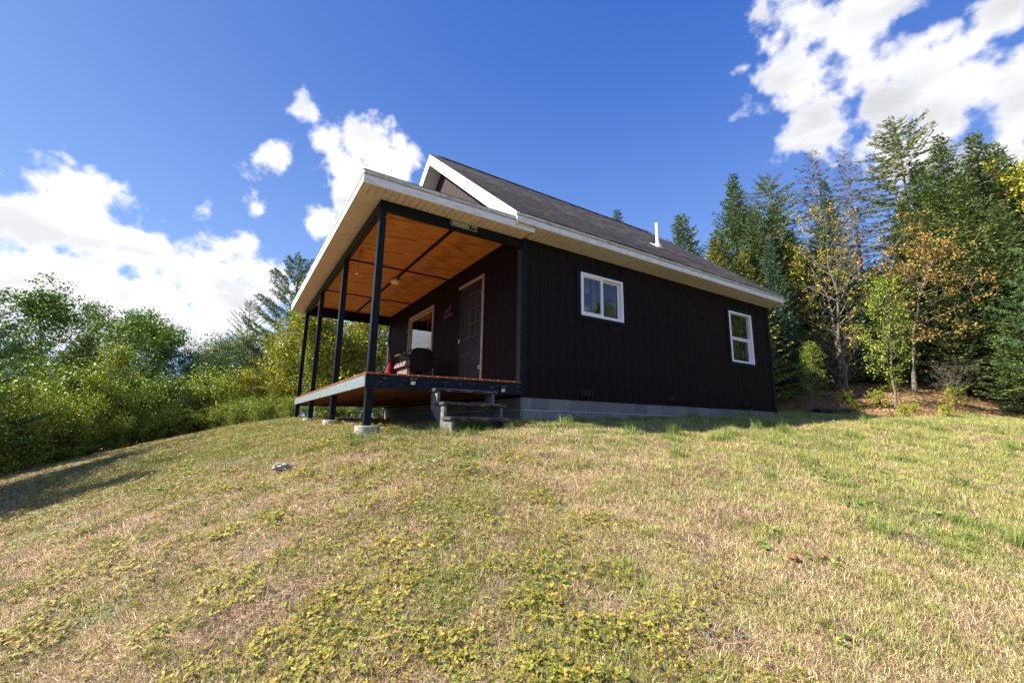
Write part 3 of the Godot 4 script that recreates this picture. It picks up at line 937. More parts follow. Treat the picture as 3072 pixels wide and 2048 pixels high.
func make_porch(cabin: Node) -> void:
	var XF := -2.46
	# roof, fascias and soffit
	var pr := part("porch_roof", cabin)
	var rf := MB.new()
	var A := Vector3(-2.81, 2.895, .365); var B := Vector3(-2.81, 2.895, -7.94); var N := Vector3(-.002, 2.895, .365); var Fp := Vector3(-.002, 2.895, -7.94)
	var W1 := Vector3(-.002, 3.13, -.85); var W2 := Vector3(-.002, 3.13, -6.7)
	rf.poly([A, B, W2, W1], Vector3(-.2, 1, 0)); rf.poly([A, W1, N], Vector3(0, 1, .2)); rf.poly([B, Fp, W2], Vector3(0, 1, -.2)); rf.poly([A, N, Fp, B], Vector3.DOWN)
	obj("roof_covering", rf.done(), mats["shingle0"], pr)
	for q in [[Vector3(-2.78, 2.712, .325), Vector3(.02, 2.832, .343), "white_trim"], [Vector3(-2.798, 2.712, -7.91), Vector3(-2.78, 2.832, .343), "white_trim"], [Vector3(-2.78, 2.712, -7.91), Vector3(-.02, 2.832, -7.892), "white_trim"],
			[Vector3(-2.80, 2.838, .32), Vector3(.0, 2.892, .36), "white_stained"], [Vector3(-2.812, 2.834, -7.92), Vector3(-2.78, 2.892, .319), "white_trim"], [Vector3(-2.78, 2.834, -7.92), Vector3(-.02, 2.892, -7.89), "white_trim"]]:
		bx("fascia", pr, mats[q[2]], q[0], q[1], .004)
	var psf := part("porch_soffit", cabin)
	var a := boxmesh(Vector3(.0955, .009, .322), .004)
	var x := -2.73
	while x < .0:
		obj("soffit_strip", a, mats["soffit"], psf, Vector3(x, 2.717, .163))
		x += .1016
	var b := boxmesh(Vector3(.318, .009, .0955), .004)
	var z := -.05
	while z > -7.88:
		obj("soffit_strip", b, mats["soffit"], psf, Vector3(-2.62, 2.717, z))
		z -= .1016
	var c := boxmesh(Vector3(2.4, .008, .31), .0028)
	obj("soffit_strip", c, mats["soffit"], psf, Vector3(-1.25, 2.717, -7.73))
	bx("backing", psf, mats["soffit_back"], Vector3(-2.779, 2.7225, .0), Vector3(-.002, 2.727, .324), 0.0)
	bx("backing", psf, mats["soffit_back"], Vector3(-2.779, 2.7225, -7.89), Vector3(-2.462, 2.727, -.001), 0.0)
	# ceiling panels and battens
	var ceil := part("porch_ceiling", cabin)
	var zs := [-.09, -3.06, -5.60, -7.48]
	for i in 3:
		for j in 2:
			var x0: float = [-2.37, -1.07][j] + .002
			var x1: float = [-1.07, -.022][j] - .002
			bx("ceiling_panel", ceil, mats["plywood"], Vector3(x0, 2.85, zs[i + 1] + .002), Vector3(x1, 2.862, zs[i] - .002), .002)
	bx("batten", ceil, mats["trim_dark"], Vector3(-1.105, 2.829, -7.47), Vector3(-1.04, 2.848, -.10), .003)
	for i in [1, 2]:
		bx("batten", ceil, mats["trim_dark"], Vector3(-2.36, 2.831, zs[i] - .028), Vector3(-1.107, 2.849, zs[i] + .028), .003)
		bx("batten", ceil, mats["trim_dark"], Vector3(-1.038, 2.831, zs[i] - .028), Vector3(-.03, 2.849, zs[i] + .028), .003)
	# beams and posts
	bx("porch_beam", cabin, mats["post_paint"], Vector3(XF, 2.57, -.088), Vector3(-.024, 2.712, -.002), .006)
	bx("porch_beam", cabin, mats["post_paint"], Vector3(XF, 2.572, -7.484), Vector3(XF + .088, 2.712, -.09), .006)
	bx("porch_beam", cabin, mats["post_paint"], Vector3(XF, 2.57, -7.572), Vector3(-.024, 2.712, -7.486), .006)
	bx("porch_beam", cabin, mats["trim_dark"], Vector3(-.1, 2.713, -.09), Vector3(-.022, 2.849, -.002), .004)
	for k in 3:   # blocking between beam and ceiling
		var lo: Vector3 = [Vector3(XF, 2.714, -.088), Vector3(XF, 2.714, -7.484), Vector3(XF, 2.714, -7.572)][k]
		var hi: Vector3 = [Vector3(-.1, 2.89, -.02), Vector3(XF + .085, 2.89, -.09), Vector3(-.024, 2.89, -7.486)][k]
		bx("blocking", pr, mats["trim_dark"], lo, hi, 0.0)
	var pz := [-.055, -2.45, -5.05, -7.5]
	for k in 4:
		var g: float = [-.495, -.415, -.375, -.335][k]
		bx("porch_post", cabin, mats["post_paint"], Vector3(XF + .003, g, pz[k] - .05), Vector3(XF + .098, 2.569, pz[k] + .047), .006)
		var pm := MB.new()
		pm.lathe([[.16, -.6], [.16, .0], [.153, .008], [0.0, .008]], Vector3.ZERO, 28)
		obj("concrete_pier", pm.done(), mats["concrete"], cabin, Vector3(XF + .06, g - .009, pz[k] + .02))
	# deck, falling slightly away from the house
	var deck := part("deck", cabin)
	deck.transform = Transform3D(Basis(Vector3(0, 0, 1), .0138), Vector3(0, .24, 0))
	var rng := RandomNumberGenerator.new()
	rng.seed = 3
	for k in 17:
		var bm := boxmesh(Vector3(.136, .028, 7.63 + rng.randf() * .02), .006)
		obj("deck_board", bm, mats["deck_board"], deck, Vector3(-.1 - k * .1455, -.014 + rng.randf() * .002, -3.775 + rng.randf() * .012))
	bx("front_rim", deck, mats["rim_pale"], Vector3(-2.49, -.188, -7.57), Vector3(-2.452, -.031, -.002), .004)
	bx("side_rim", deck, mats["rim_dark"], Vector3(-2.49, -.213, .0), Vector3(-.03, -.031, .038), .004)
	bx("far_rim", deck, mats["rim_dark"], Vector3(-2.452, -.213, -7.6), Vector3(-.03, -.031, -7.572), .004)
	for k in 19:
		bx("joist", deck, mats["joist"], Vector3(-2.35 if k == 18 else -2.45, -.18, -.42 - k * .395), Vector3(-.04, -.031, -.38 - k * .395), .003)
	bx("ledger", deck, mats["joist"], Vector3(-.038, -.2, -7.56), Vector3(-.004, -.032, -.01), .003)

# ---------------------------------------------------------------- small things about the porch
func make_steps() -> void:
	var s := thing("porch_steps", "weathered three-tread wooden steps leaning on the porch deck side", "steps")
	var tr := [[.01, .02, .285], [-.187, .255, .535], [-.386, .505, .79]]
	var rng := RandomNumberGenerator.new()
	rng.seed = 8
	for t in tr:
		for h in 2:     # each tread is two planks
			var d: float = (t[2] - t[1] - .006) * .5
			var z0: float = t[1] + h * (d + .006)
			bx("tread", s, mats["tread_wood"], Vector3(-1.595 + rng.randf() * .008, t[0] - .022, z0), Vector3(-.597 + rng.randf() * .006, t[0] + .022, z0 + d), .006)
	var p2 := PackedVector2Array([Vector2(.042, -.014), Vector2(.262, -.014), Vector2(.262, -.211), Vector2(.51, -.211), Vector2(.51, -.41), Vector2(.765, -.41), Vector2(.765, -.66), Vector2(.64, -.66), Vector2(.042, -.24)])
	for x in [-1.56, -.69]:
		var mb := MB.new()
		mb.extrude(p2, Vector3(x, 0, 0), Vector3(0, 0, 1), Vector3(0, 1, 0), Vector3(.042, 0, 0))
		obj("stringer", mb.done(), mats["stringer_wood"], s)
	# the far flight, seen under the deck
	var fs := thing("plank_bench", "low dark plank on thin legs beyond the far end of deck", "bench")
	bx("seat", fs, mats["tread_wood"], Vector3(-1.35, -.165, -8.55), Vector3(-.4, -.13, -8.25), .005)
	for x in [-1.3, -.85, -.46]:
		bx("leg", fs, mats["tread_wood"], Vector3(x, ht(x, -8.4) - .05, -8.45), Vector3(x + .03, -.167, -8.35), .003)

func make_small() -> void:
	for k in 2:
		var l := thing("solar_light", ["small black solar light on deck rim left of the steps", "small black solar light on deck rim beside the cabin corner"][k], "light", [Vector3(-1.85, .112, .041), Vector3(-.385, .092, .041)][k], 0.0, "solar lights on the deck rim")
		var m := MB.new()
		m.extrude(PackedVector2Array([Vector2(0, -.05), Vector2(.018, -.05), Vector2(.05, .012), Vector2(.062, .036), Vector2(0, .052)]), Vector3(-.046, 0, 0), Vector3(0, 0, 1), Vector3(0, 1, 0), Vector3(.092, 0, 0))
		obj("housing", m.done(), mats["black_plastic"], l)
		obj("solar_panel", boxmesh(Vector3(.094, .005, .066), .002), mats["chrome"], l, Vector3(0, .048, .032), Basis(Vector3.RIGHT, .25))
		obj("lens", boxmesh(Vector3(.064, .05, .006), .003), mats["solar_lens"], l, Vector3(0, -.018, .0375), Basis(Vector3.RIGHT, .475))
	# street-name style sign
	var s := thing("street_sign", "green street-style sign reading WHISKEY POND on the porch beam", "sign", Vector3(-1.134, 2.664, .001))
	obj("plate", boxmesh(Vector3(.466, .1, .003), .001), mats["sign_green"], s, Vector3(0, 0, .003))
	var bd := MB.new()
	for q in [[0, .046, .456, .0045], [0, -.046, .456, .0045]]:
		bd.box(Vector3(q[0], q[1], .0055), Vector3(q[2], q[3], .002))
	for q in [-1, 1]:
		bd.box(Vector3(q * .2265, 0, .0055), Vector3(.0045, .0875, .002))
	obj("border", bd.done(), mats["sign_white"], s)
	var font := SystemFont.new()
	font.font_names = PackedStringArray(["Droid Sans"])
	font.font_weight = 700
	for q in [["WHISKEY", -.052, -.002, .062, .3], ["POND", .176, .016, .0235, .075]]:
		var t := TextMesh.new()
		t.text = q[0]
		t.font = font
		t.font_size = 64
		t.pixel_size = q[3] / 46.0
		t.depth = .002
		var o := obj("lettering", t, mats["sign_white"], s, Vector3(q[1], q[2], .006))
		var w: float = t.get_aabb().size.x
		if w > .01:
			o.scale = Vector3(q[4] / w, 1, 1)
	# ceiling lamp
	var cl := thing("ceiling_lamp", "unlit glass drum lamp on the plywood porch ceiling", "lamp", Vector3(-1.07, 2.828, -3.72))
	var lb := MB.new()
	lb.lathe([[0, -.02], [.085, -.02], [.095, -.006], [.095, 0]], Vector3.ZERO, 28)
	obj("canopy", lb.done(), mats["cream"], cl)
	var lg := MB.new()
	lg.lathe([[0, -.118], [.05, -.117], [.085, -.108], [.104, -.088], [.11, -.06], [.104, -.034], [.088, -.021]], Vector3.ZERO, 32)
	obj("glass_shade", lg.done(), mats["lamp_glass"], cl)
	# swing chain on the front beam
	var ch := thing("hanging_chain", "rusty looped chain with an open hook hung from the porch beam", "chain", Vector3(-2.30, 2.60, -1.80))
	var link := MB.new()
	var lp := []
	var lr := []
	for k in 13:
		var a := TAU * k / 12.0
		lp.append(Vector3(.009 * cos(a), .017 * sin(a) + (.006 if sin(a) > 0 else -.006), 0)); lr.append(.0032)
	link.tube(lp, lr, 6, false)
	var lm := link.done()
	for k in 10:
		obj("link", lm, mats["rust"], ch, Vector3(.004 * sin(k * 1.3), -.02 - k * .034, -.02 - .012 * k), Basis(Vector3.UP, (k % 2) * PI / 2 + .3))
	for k in 5:
		obj("link", lm, mats["rust"], ch, Vector3(.03, -.02 - k * .034, .015 - .004 * k), Basis(Vector3.UP, (k % 2) * PI / 2))
	var hk := MB.new()
	var hp := []
	var hr := []
	for k in 12:
		var a := PI * .5 + PI * 1.45 * k / 11.0
		hp.append(Vector3(0, -.395 + .026 * sin(a), -.14 + .015 * cos(a))); hr.append(.0045)
	hk.tube(hp, hr, 6)
	obj("hook", hk.done(), mats["chrome"], ch)
	obj("eye_screw", lm, mats["rust"], ch, Vector3(0, .005, 0))
	# small white hook on the corner post
	var wh := MB.new()
	wh.tube([Vector3(0, 0, 0), Vector3(0, 0, .02), Vector3(0, -.012, .028), Vector3(0, -.022, .02), Vector3(0, -.018, .012)], [.003, .003, .003, .003, .003], 6)
	tag(obj("cup_hook", wh.done(), mats["vinyl_white"], self, Vector3(-2.372, 2.466, -.009)), "small white hook screwed into the corner porch post", "hook")
	# wall plaque and amber ornament
	var pq := thing("wall_plaque", "brown carved wooden animal plaque between porch window and door", "plaque", Vector3(-.003, 1.93, -3.02), -PI / 2)
	obj("base", boxmesh(Vector3(.46, .075, .02), .004), mats["wood_plaque"], pq, Vector3(0, .04, .0105))
	var an := MB.new()
	an.extrude(PackedVector2Array([Vector2(-.2, .078), Vector2(-.17, .078), Vector2(-.15, .14), Vector2(-.02, .13), Vector2(.02, .078), Vector2(.05, .078), Vector2(.05, .15), Vector2(.1, .2), Vector2(.16, .19), Vector2(.17, .215), Vector2(.12, .245), Vector2(.15, .31), Vector2(.12, .31), Vector2(.09, .26), Vector2(.05, .25), Vector2(.0, .215), Vector2(-.12, .225), Vector2(-.19, .19)]), Vector3(0, 0, .002), Vector3.RIGHT, Vector3.UP, Vector3(0, 0, .016))
	obj("animal_cutout", an.done(), mats["wood_plaque"], pq)
	var am := thing("amber_ornament", "small amber ornament hung on the wall beside the porch window", "ornament", Vector3(-.003, 2.15, -5.80), -PI / 2)
	obj("board", boxmesh(Vector3(.07, .17, .012), .004), mats["amber"], am, Vector3(0, 0, .0065))
	obj("inset", boxmesh(Vector3(.03, .12, .008), .003), mats["wood_plaque"], am, Vector3(0, 0, .017))
	make_grill()

func make_grill() -> void:
	var dy := .232
	var g := thing("gas_grill", "black-lidded gas grill on a grey cart standing on the deck", "grill", Vector3(-.55, dy, -3.45))
	# profile across the grill (local x: + is the wall side), extruded along z
	var zn := .36
	var lid := MB.new()
	var p2 := PackedVector2Array()
	for k in 15:
		var a := PI * k / 14.0
		p2.append(Vector2(.262 * signf(cos(a)) * pow(absf(cos(a)), .62), .70 + .25 * pow(maxf(sin(a), 0.0), .6)))
	lid.extrude(p2, Vector3(0, 0, -zn), Vector3.RIGHT, Vector3.UP, Vector3(0, 0, zn * 2))
	obj("lid", lid.done(), mats["black_metal"], g)
	var fb := MB.new()
	fb.extrude(PackedVector2Array([Vector2(-.26, .698), Vector2(-.25, .56), Vector2(-.12, .43), Vector2(.12, .43), Vector2(.25, .56), Vector2(.26, .698)]), Vector3(0, 0, -zn + .01), Vector3.RIGHT, Vector3.UP, Vector3(0, 0, zn * 2 - .02))
	obj("firebox", fb.done(), mats["black_metal"], g)
	obj("nameplate", boxmesh(Vector3(.004, .035, .18), .001), mats["grey_plastic"], g, Vector3(-.262, .735, .12), Basis(Vector3(0, 0, 1), -.1))
	var hd := MB.new()
	hd.tube([Vector3(-.26, .76, -.25), Vector3(-.32, .765, -.25), Vector3(-.32, .765, .25), Vector3(-.26, .76, .25)], [.011, .011, .011, .011], 8)
	obj("handle", hd.done(), mats["black_plastic"], g)
	var cp := MB.new()
	cp.extrude(PackedVector2Array([Vector2(-.27, .66), Vector2(-.36, .63), Vector2(-.39, .53), Vector2(-.27, .53)]), Vector3(0, 0, -zn), Vector3.RIGHT, Vector3.UP, Vector3(0, 0, zn * 2))
	obj("control_panel", cp.done(), mats["grey_plastic"], g)
	for z in [-.2, 0.0, .2]:
		var kn := MB.new()
		kn.tube([Vector3(-.36, .585, z), Vector3(-.405, .6, z)], [.024, .02], 12)
		obj("knob", kn.done(), mats["chrome"], g)
	obj("front_panel", boxmesh(Vector3(.03, .44, .66), .006), mats["grey_plastic"], g, Vector3(-.30, .28, 0))
	obj("front_panel", boxmesh(Vector3(.012, .006, .66)), mats["black_plastic"], g, Vector3(-.317, .33, 0))
	for z in [-.33, .33]:
		obj("leg", boxmesh(Vector3(.035, .5, .035), .005), mats["grey_plastic"], g, Vector3(-.27, .25, z))
		obj("leg", boxmesh(Vector3(.035, .5, .035), .005), mats["grey_plastic"], g, Vector3(.27, .28, z))
		var wl := MB.new()
		wl.tube([Vector3(.27, .07, z - .02), Vector3(.27, .07, z + .02)], [.07, .07], 20)
		obj("wheel", wl.done(), mats["black_plastic"], g)
	obj("bottom_shelf", boxmesh(Vector3(.56, .02, .64), .004), mats["grey_plastic"], g, Vector3(0, .13, 0))
	obj("side_shelf", boxmesh(Vector3(.42, .025, .3), .006), mats["black_plastic"], g, Vector3(.02, .69, -.52))
	obj("back_shelf", boxmesh(Vector3(.16, .02, .5), .006), mats["black_plastic"], g, Vector3(.345, .74, .05), Basis(Vector3(0, 0, 1), .25))
	var tb := MB.new()
	tb.lathe([[0, .14], [.12, .15], [.14, .2], [.14, .33], [.12, .39], [.05, .42], [.05, .46], [0, .46]], Vector3(.02, 0, .05), 20)
	obj("gas_bottle", tb.done(), mats["black_metal"], g)
	var tt := thing("grill_tray", "brown tray of utensils resting on the front of the grill", "tray", Vector3(-.55, dy, -3.45))
	obj("tray", boxmesh(Vector3(.2, .03, .34), .006), mats["rust"], tt, Vector3(-.38, .79, .08), Basis(Vector3(0, 0, 1), .2))
	obj("spatula", boxmesh(Vector3(.03, .012, .4), .004), mats["chrome"], tt, Vector3(-.36, .815, .05), Basis(Vector3(0, 0, 1), .2))
	# red cover standing behind the grill
	var rc := MB.new()
	for k in 24:
		pass
	rc.lathe([[0, .80], [.05, .80], [.085, .72], [.16, .4], [.24, .03], [.25, 0.0], [0, 0]], Vector3.ZERO, 18)
	tag(obj("red_cover", rc.done(), mats["red_cloth"], self, Vector3(-.86, .23, -4.35)), "red tapering cloth cover standing behind the grill", "cover")

# ---------------------------------------------------------------- plants
class Crown:
	var v := PackedVector3Array()
	var n := PackedVector3Array()
	var c := PackedColorArray()
	func leaf(p: Vector3, d: Vector3, nn: Vector3, len: float, wid: float, col: Color) -> void:
		var s := d.cross(nn).normalized() * wid
		var a := p
		var b := p + d * len * .45 + s
		var e := p + d * len
		var f := p + d * len * .45 - s
		v.append(a); v.append(e); v.append(b); v.append(a); v.append(f); v.append(e)
		for k in 6:
			n.append(nn); c.append(col)
	func done() -> ArrayMesh:
		var a := []
		a.resize(Mesh.ARRAY_MAX)
		a[Mesh.ARRAY_VERTEX] = v; a[Mesh.ARRAY_NORMAL] = n; a[Mesh.ARRAY_COLOR] = c
		var m := ArrayMesh.new()
		m.add_surface_from_arrays(Mesh.PRIMITIVE_TRIANGLES, a)
		return m

func rnd_dir(rng: RandomNumberGenerator) -> Vector3:
	var z := rng.randf_range(-1, 1)
	var a := rng.randf() * TAU
	var r := sqrt(1.0 - z * z)
	return Vector3(r * cos(a), z, r * sin(a))

func pick(rng: RandomNumberGenerator, pal: Array) -> Color:
	var c: Color = pal[rng.randi_range(0, pal.size() - 1)]
	return c * rng.randf_range(.75, 1.2)

# broad-leaved tree or shrub: returns [wood mesh, crown mesh], base at the origin
func broadleaf(sd: int, o: Dictionary) -> Array:
	var rng := RandomNumberGenerator.new()
	rng.seed = sd
	var h: float = o.h
	var R: float = o.r
	var cb: float = o.get("base", .3)
	var wood := MB.new()
	var cr := Crown.new()
	var stems: int = o.get("stems", 1)
	var spots := []
	for s in stems:
		var lean: Vector3 = Vector3(rng.randf_range(-1, 1), 0, rng.randf_range(-1, 1)) * (.10 if stems == 1 else .28) + o.get("lean", Vector3.ZERO)
		var path := []
		var rad := []
		var off: Vector3 = Vector3(rng.randf_range(-1, 1), 0, rng.randf_range(-1, 1)) * (0.0 if stems == 1 else o.get("spread", .12))
		var hh := h * (1.0 if s == 0 else rng.randf_range(.7, 1.0))
		var wob := 0.0
		for k in 8:
			var t := k / 7.0
			wob += rng.randf_range(-.02, .02)
			path.append(off + lean * t * t * hh + Vector3(wob * hh, (t * hh * .97) - (.15 if k == 0 else 0.0), rng.randf_range(-.015, .015) * hh))
			rad.append(maxf(o.tr * (1.0 - t * .93) * (1.25 if k == 0 else 1.0) / sqrt(stems), .006))
		wood.tube(path, rad, 7, false)
		var nl: int = int(o.limbs / float(stems))
		for i in nl:
			var tt := pow((i + rng.randf()) / nl, .9)
			var t: float = cb + (1.0 - cb) * tt * .97
			var fk := t * 7.0
			var k0 := mini(int(fk), 6)
			var p0: Vector3 = path[k0].lerp(path[k0 + 1], fk - k0)
			var az := i * 2.399 + rng.randf_range(-.5, .5) + s * 1.7
			var prof := pow(sin(PI * clampf(.14 + .84 * tt, 0, 1)), .75)
			var L := R * prof * rng.randf_range(.65, 1.12) + .12 * R
			var up := lerpf(o.get("up0", .15), o.get("up1", 1.3), tt) + rng.randf_range(-.2, .2)
			var d := Vector3(cos(az), up, sin(az)).normalized()
			var pts := [p0]
			var rr := [maxf(o.tr * .38 * (1.0 - t) + .006, .006)]
			var cur := p0
			for k in 4:
				d = (d + Vector3(rng.randf_range(-.22, .22), rng.randf_range(-.05, .22) - o.get("droop", 0.0), rng.randf_range(-.22, .22))).normalized()
				cur += d * L * .25
				pts.append(cur)
				rr.append(rr[0] * (1.0 - (k + 1) * .22))
				if k > 0:
					spots.append([cur, o.cl * rng.randf_range(.6, 1.1)])
			wood.tube(pts, rr, 5, false)
			for j in int(o.get("twigs", 4)):
				var q: Vector3 = pts[rng.randi_range(1, 4)]
				var td := (d * .5 + rnd_dir(rng) + Vector3(0, .25, 0)).normalized()
				var tl := L * rng.randf_range(.2, .45)
				wood.tube([q, q + td * tl * .5 + Vector3(0, .02, 0), q + td * tl], [.009 * h / 6.0, .006 * h / 6.0, .003], 3, false)
				if rng.randf() < o.get("leafy", 1.0):
					spots.append([q + td * tl, o.cl * rng.randf_range(.6, 1.2)])
	var per: int = int(o.leaves / float(maxi(spots.size(), 1))) + 1
	for s in spots:
		var tone := rng.randf_range(.8, 1.15)
		var m := int(per * rng.randf_range(.4, 1.6))
		for k in m:
			var p: Vector3 = s[0] + rnd_dir(rng) * s[1] * pow(rng.randf(), .5) * Vector3(1, .75, 1)
			if p.y < .05: continue
			var nn := (Vector3(0, .8, 0) + rnd_dir(rng)).normalized()
			var d := (rnd_dir(rng) - Vector3(0, .35, 0)).normalized()
			d = (d - nn * d.dot(nn)).normalized()
			var ls: float = o.leaf * rng.randf_range(.65, 1.25)
			cr.leaf(p, d, nn, ls, ls * o.get("lw", .33), pick(rng, o.pal) * tone)
	return [wood.done(), cr.done()]

# needle tree; "needles" 0 leaves bare twigs
func conifer(sd: int, o: Dictionary) -> Array:
	var rng := RandomNumberGenerator.new()
	rng.seed = sd
	var h: float = o.h
	var R: float = o.r
	var live: float = o.get("live", .04)
	var wood := MB.new()
	var cr := Crown.new()
	var path := []
	var rad := []
	for k in 7:
		var t := k / 6.0
		path.append(Vector3(rng.randf_range(-.008, .008) * h, t * h * .985 - (.2 if k == 0 else 0.0), rng.randf_range(-.008, .008) * h))
		rad.append(lerpf(o.tr, .008, pow(t, .85)))
	wood.tube(path, rad, 7, false)
	var nb: int = o.nb
	for i in nb:
		var tt := pow((i + rng.randf()) / nb, o.get("bias", 1.0))
		var t := live + (1.0 - live) * tt
		if rng.randf() < o.get("gaps", 0.0): continue
		var fk := t * 6.0
		var k0 := mini(int(fk), 5)
		var p0: Vector3 = path[k0].lerp(path[k0 + 1], fk - k0)
		var L := (R * pow(1.0 - tt, o.get("shape", .8)) + .05 * R) * rng.randf_range(.62, 1.1)
		if o.get("flat", 0.0) > 0.0:
			L = R * (pow(sin(PI * clampf(.1 + .88 * tt, 0, 1)), .6)) * rng.randf_range(.5, 1.1)
		var az := i * 2.399 + rng.randf_range(-.35, .35)
		var tilt := lerpf(o.get("t0", -.25), o.get("t1", .7), tt) + rng.randf_range(-.15, .15)
		var d := Vector3(cos(az), tilt, sin(az)).normalized()
		var side := d.cross(Vector3.UP).normalized()
		var cv: float = o.get("curl", .18)
		var pts := []
		var rr := []
		for k in 4:
			var s := k / 3.0
			pts.append(p0 + d * L * s + Vector3(0, cv * L * s * s - .05 * L * s, 0))
			rr.append(maxf(.0035 * h * (1.0 - tt * .6) * (1.0 - s * .85) * .5, .004))
		wood.tube(pts, rr, 3, false)
		var steps := int(L * o.per)
		var tone := rng.randf_range(.78, 1.18)
		for k in steps:
			var s := lerpf(o.get("inner", .12), 1.0, (k + rng.randf()) / maxf(steps, 1))
			var p := p0 + d * L * s + Vector3(0, cv * L * s * s - .05 * L * s, 0)
			var sg := -1.0 if k % 2 == 0 else 1.0
			var td := (d * rng.randf_range(.45, 1.0) + side * sg * rng.randf_range(.4, 1.1) + Vector3(0, rng.randf_range(-.35, .3), 0)).normalized()
			var tl: float = o.twig * rng.randf_range(.6, 1.2) * (1.15 - .5 * s) * lerpf(1.0, .7, tt)
			if o.get("bare", 0.0) > 0.0 and rng.randf() < o.bare:
				wood.tube([p, p + td * tl * .6, p + td * tl * 1.3 + Vector3(0, rng.randf_range(-.1, .05), 0)], [.006, .005, .003], 3, false)
				continue
			if o.get("tuft", 0) > 0:
				var q := p + td * tl
				for m in o.tuft:
					var nd := (td * .9 + rnd_dir(rng) * .9 + Vector3(0, .25, 0)).normalized()
					var nn2 := nd.cross(rnd_dir(rng)).normalized()
					cr.leaf(q - td * tl * rng.randf() * .6, nd, nn2, o.needle * rng.randf_range(.7, 1.2), .014, pick(rng, o.pal) * tone)
				continue
			# a spray: a middle finger of needles and side fingers
			for m: float in [-1.0, -.5, 0.0, .55, 1.05]:
				var q := p + td * tl * (.0 if m == 0.0 else .25 + .2 * absf(m))
				var sd2 := td.cross(Vector3.UP).normalized()
				var fd: Vector3 = (td + sd2 * m * .9 + Vector3(0, rng.randf_range(-.25, .18), 0)).normalized()
				var nn := (Vector3(0, .75, 0) + rnd_dir(rng)).normalized()
				nn = (nn - fd * nn.dot(fd)).normalized()
				cr.leaf(q, fd, nn, tl * (1.0 if m == 0.0 else .6), tl * .075 + .005, pick(rng, o.pal) * tone)
	if o.get("leader", true):
		for k in 14:
			var nd := (Vector3.UP * 1.2 + rnd_dir(rng) * .7).normalized()
			cr.leaf(Vector3(0, h * (.93 + .05 * rng.randf()), 0), nd, nd.cross(rnd_dir(rng)).normalized(), o.twig * .8, .012, pick(rng, o.pal))
	return [wood.done(), cr.done()]

var species := {}
func plant(kind: String, called: String, label: String, cat: String, x: float, z: float, s: float, turn: float, group := "", sink := 0.0) -> Node3D:
	var sp: Array = species[kind]
	var t := thing(called, label, cat, Vector3(x, ht(x, z) - sink, z), turn, group)
	t.scale = Vector3(s, s, s)
	obj("trunk" if cat == "tree" else "stem", sp[0], mats[sp[2]], t)
	var c := obj("crown" if cat == "tree" else "foliage", sp[1], mats[sp[3]], t)
	c.set_meta("kind", "stuff")
	return t

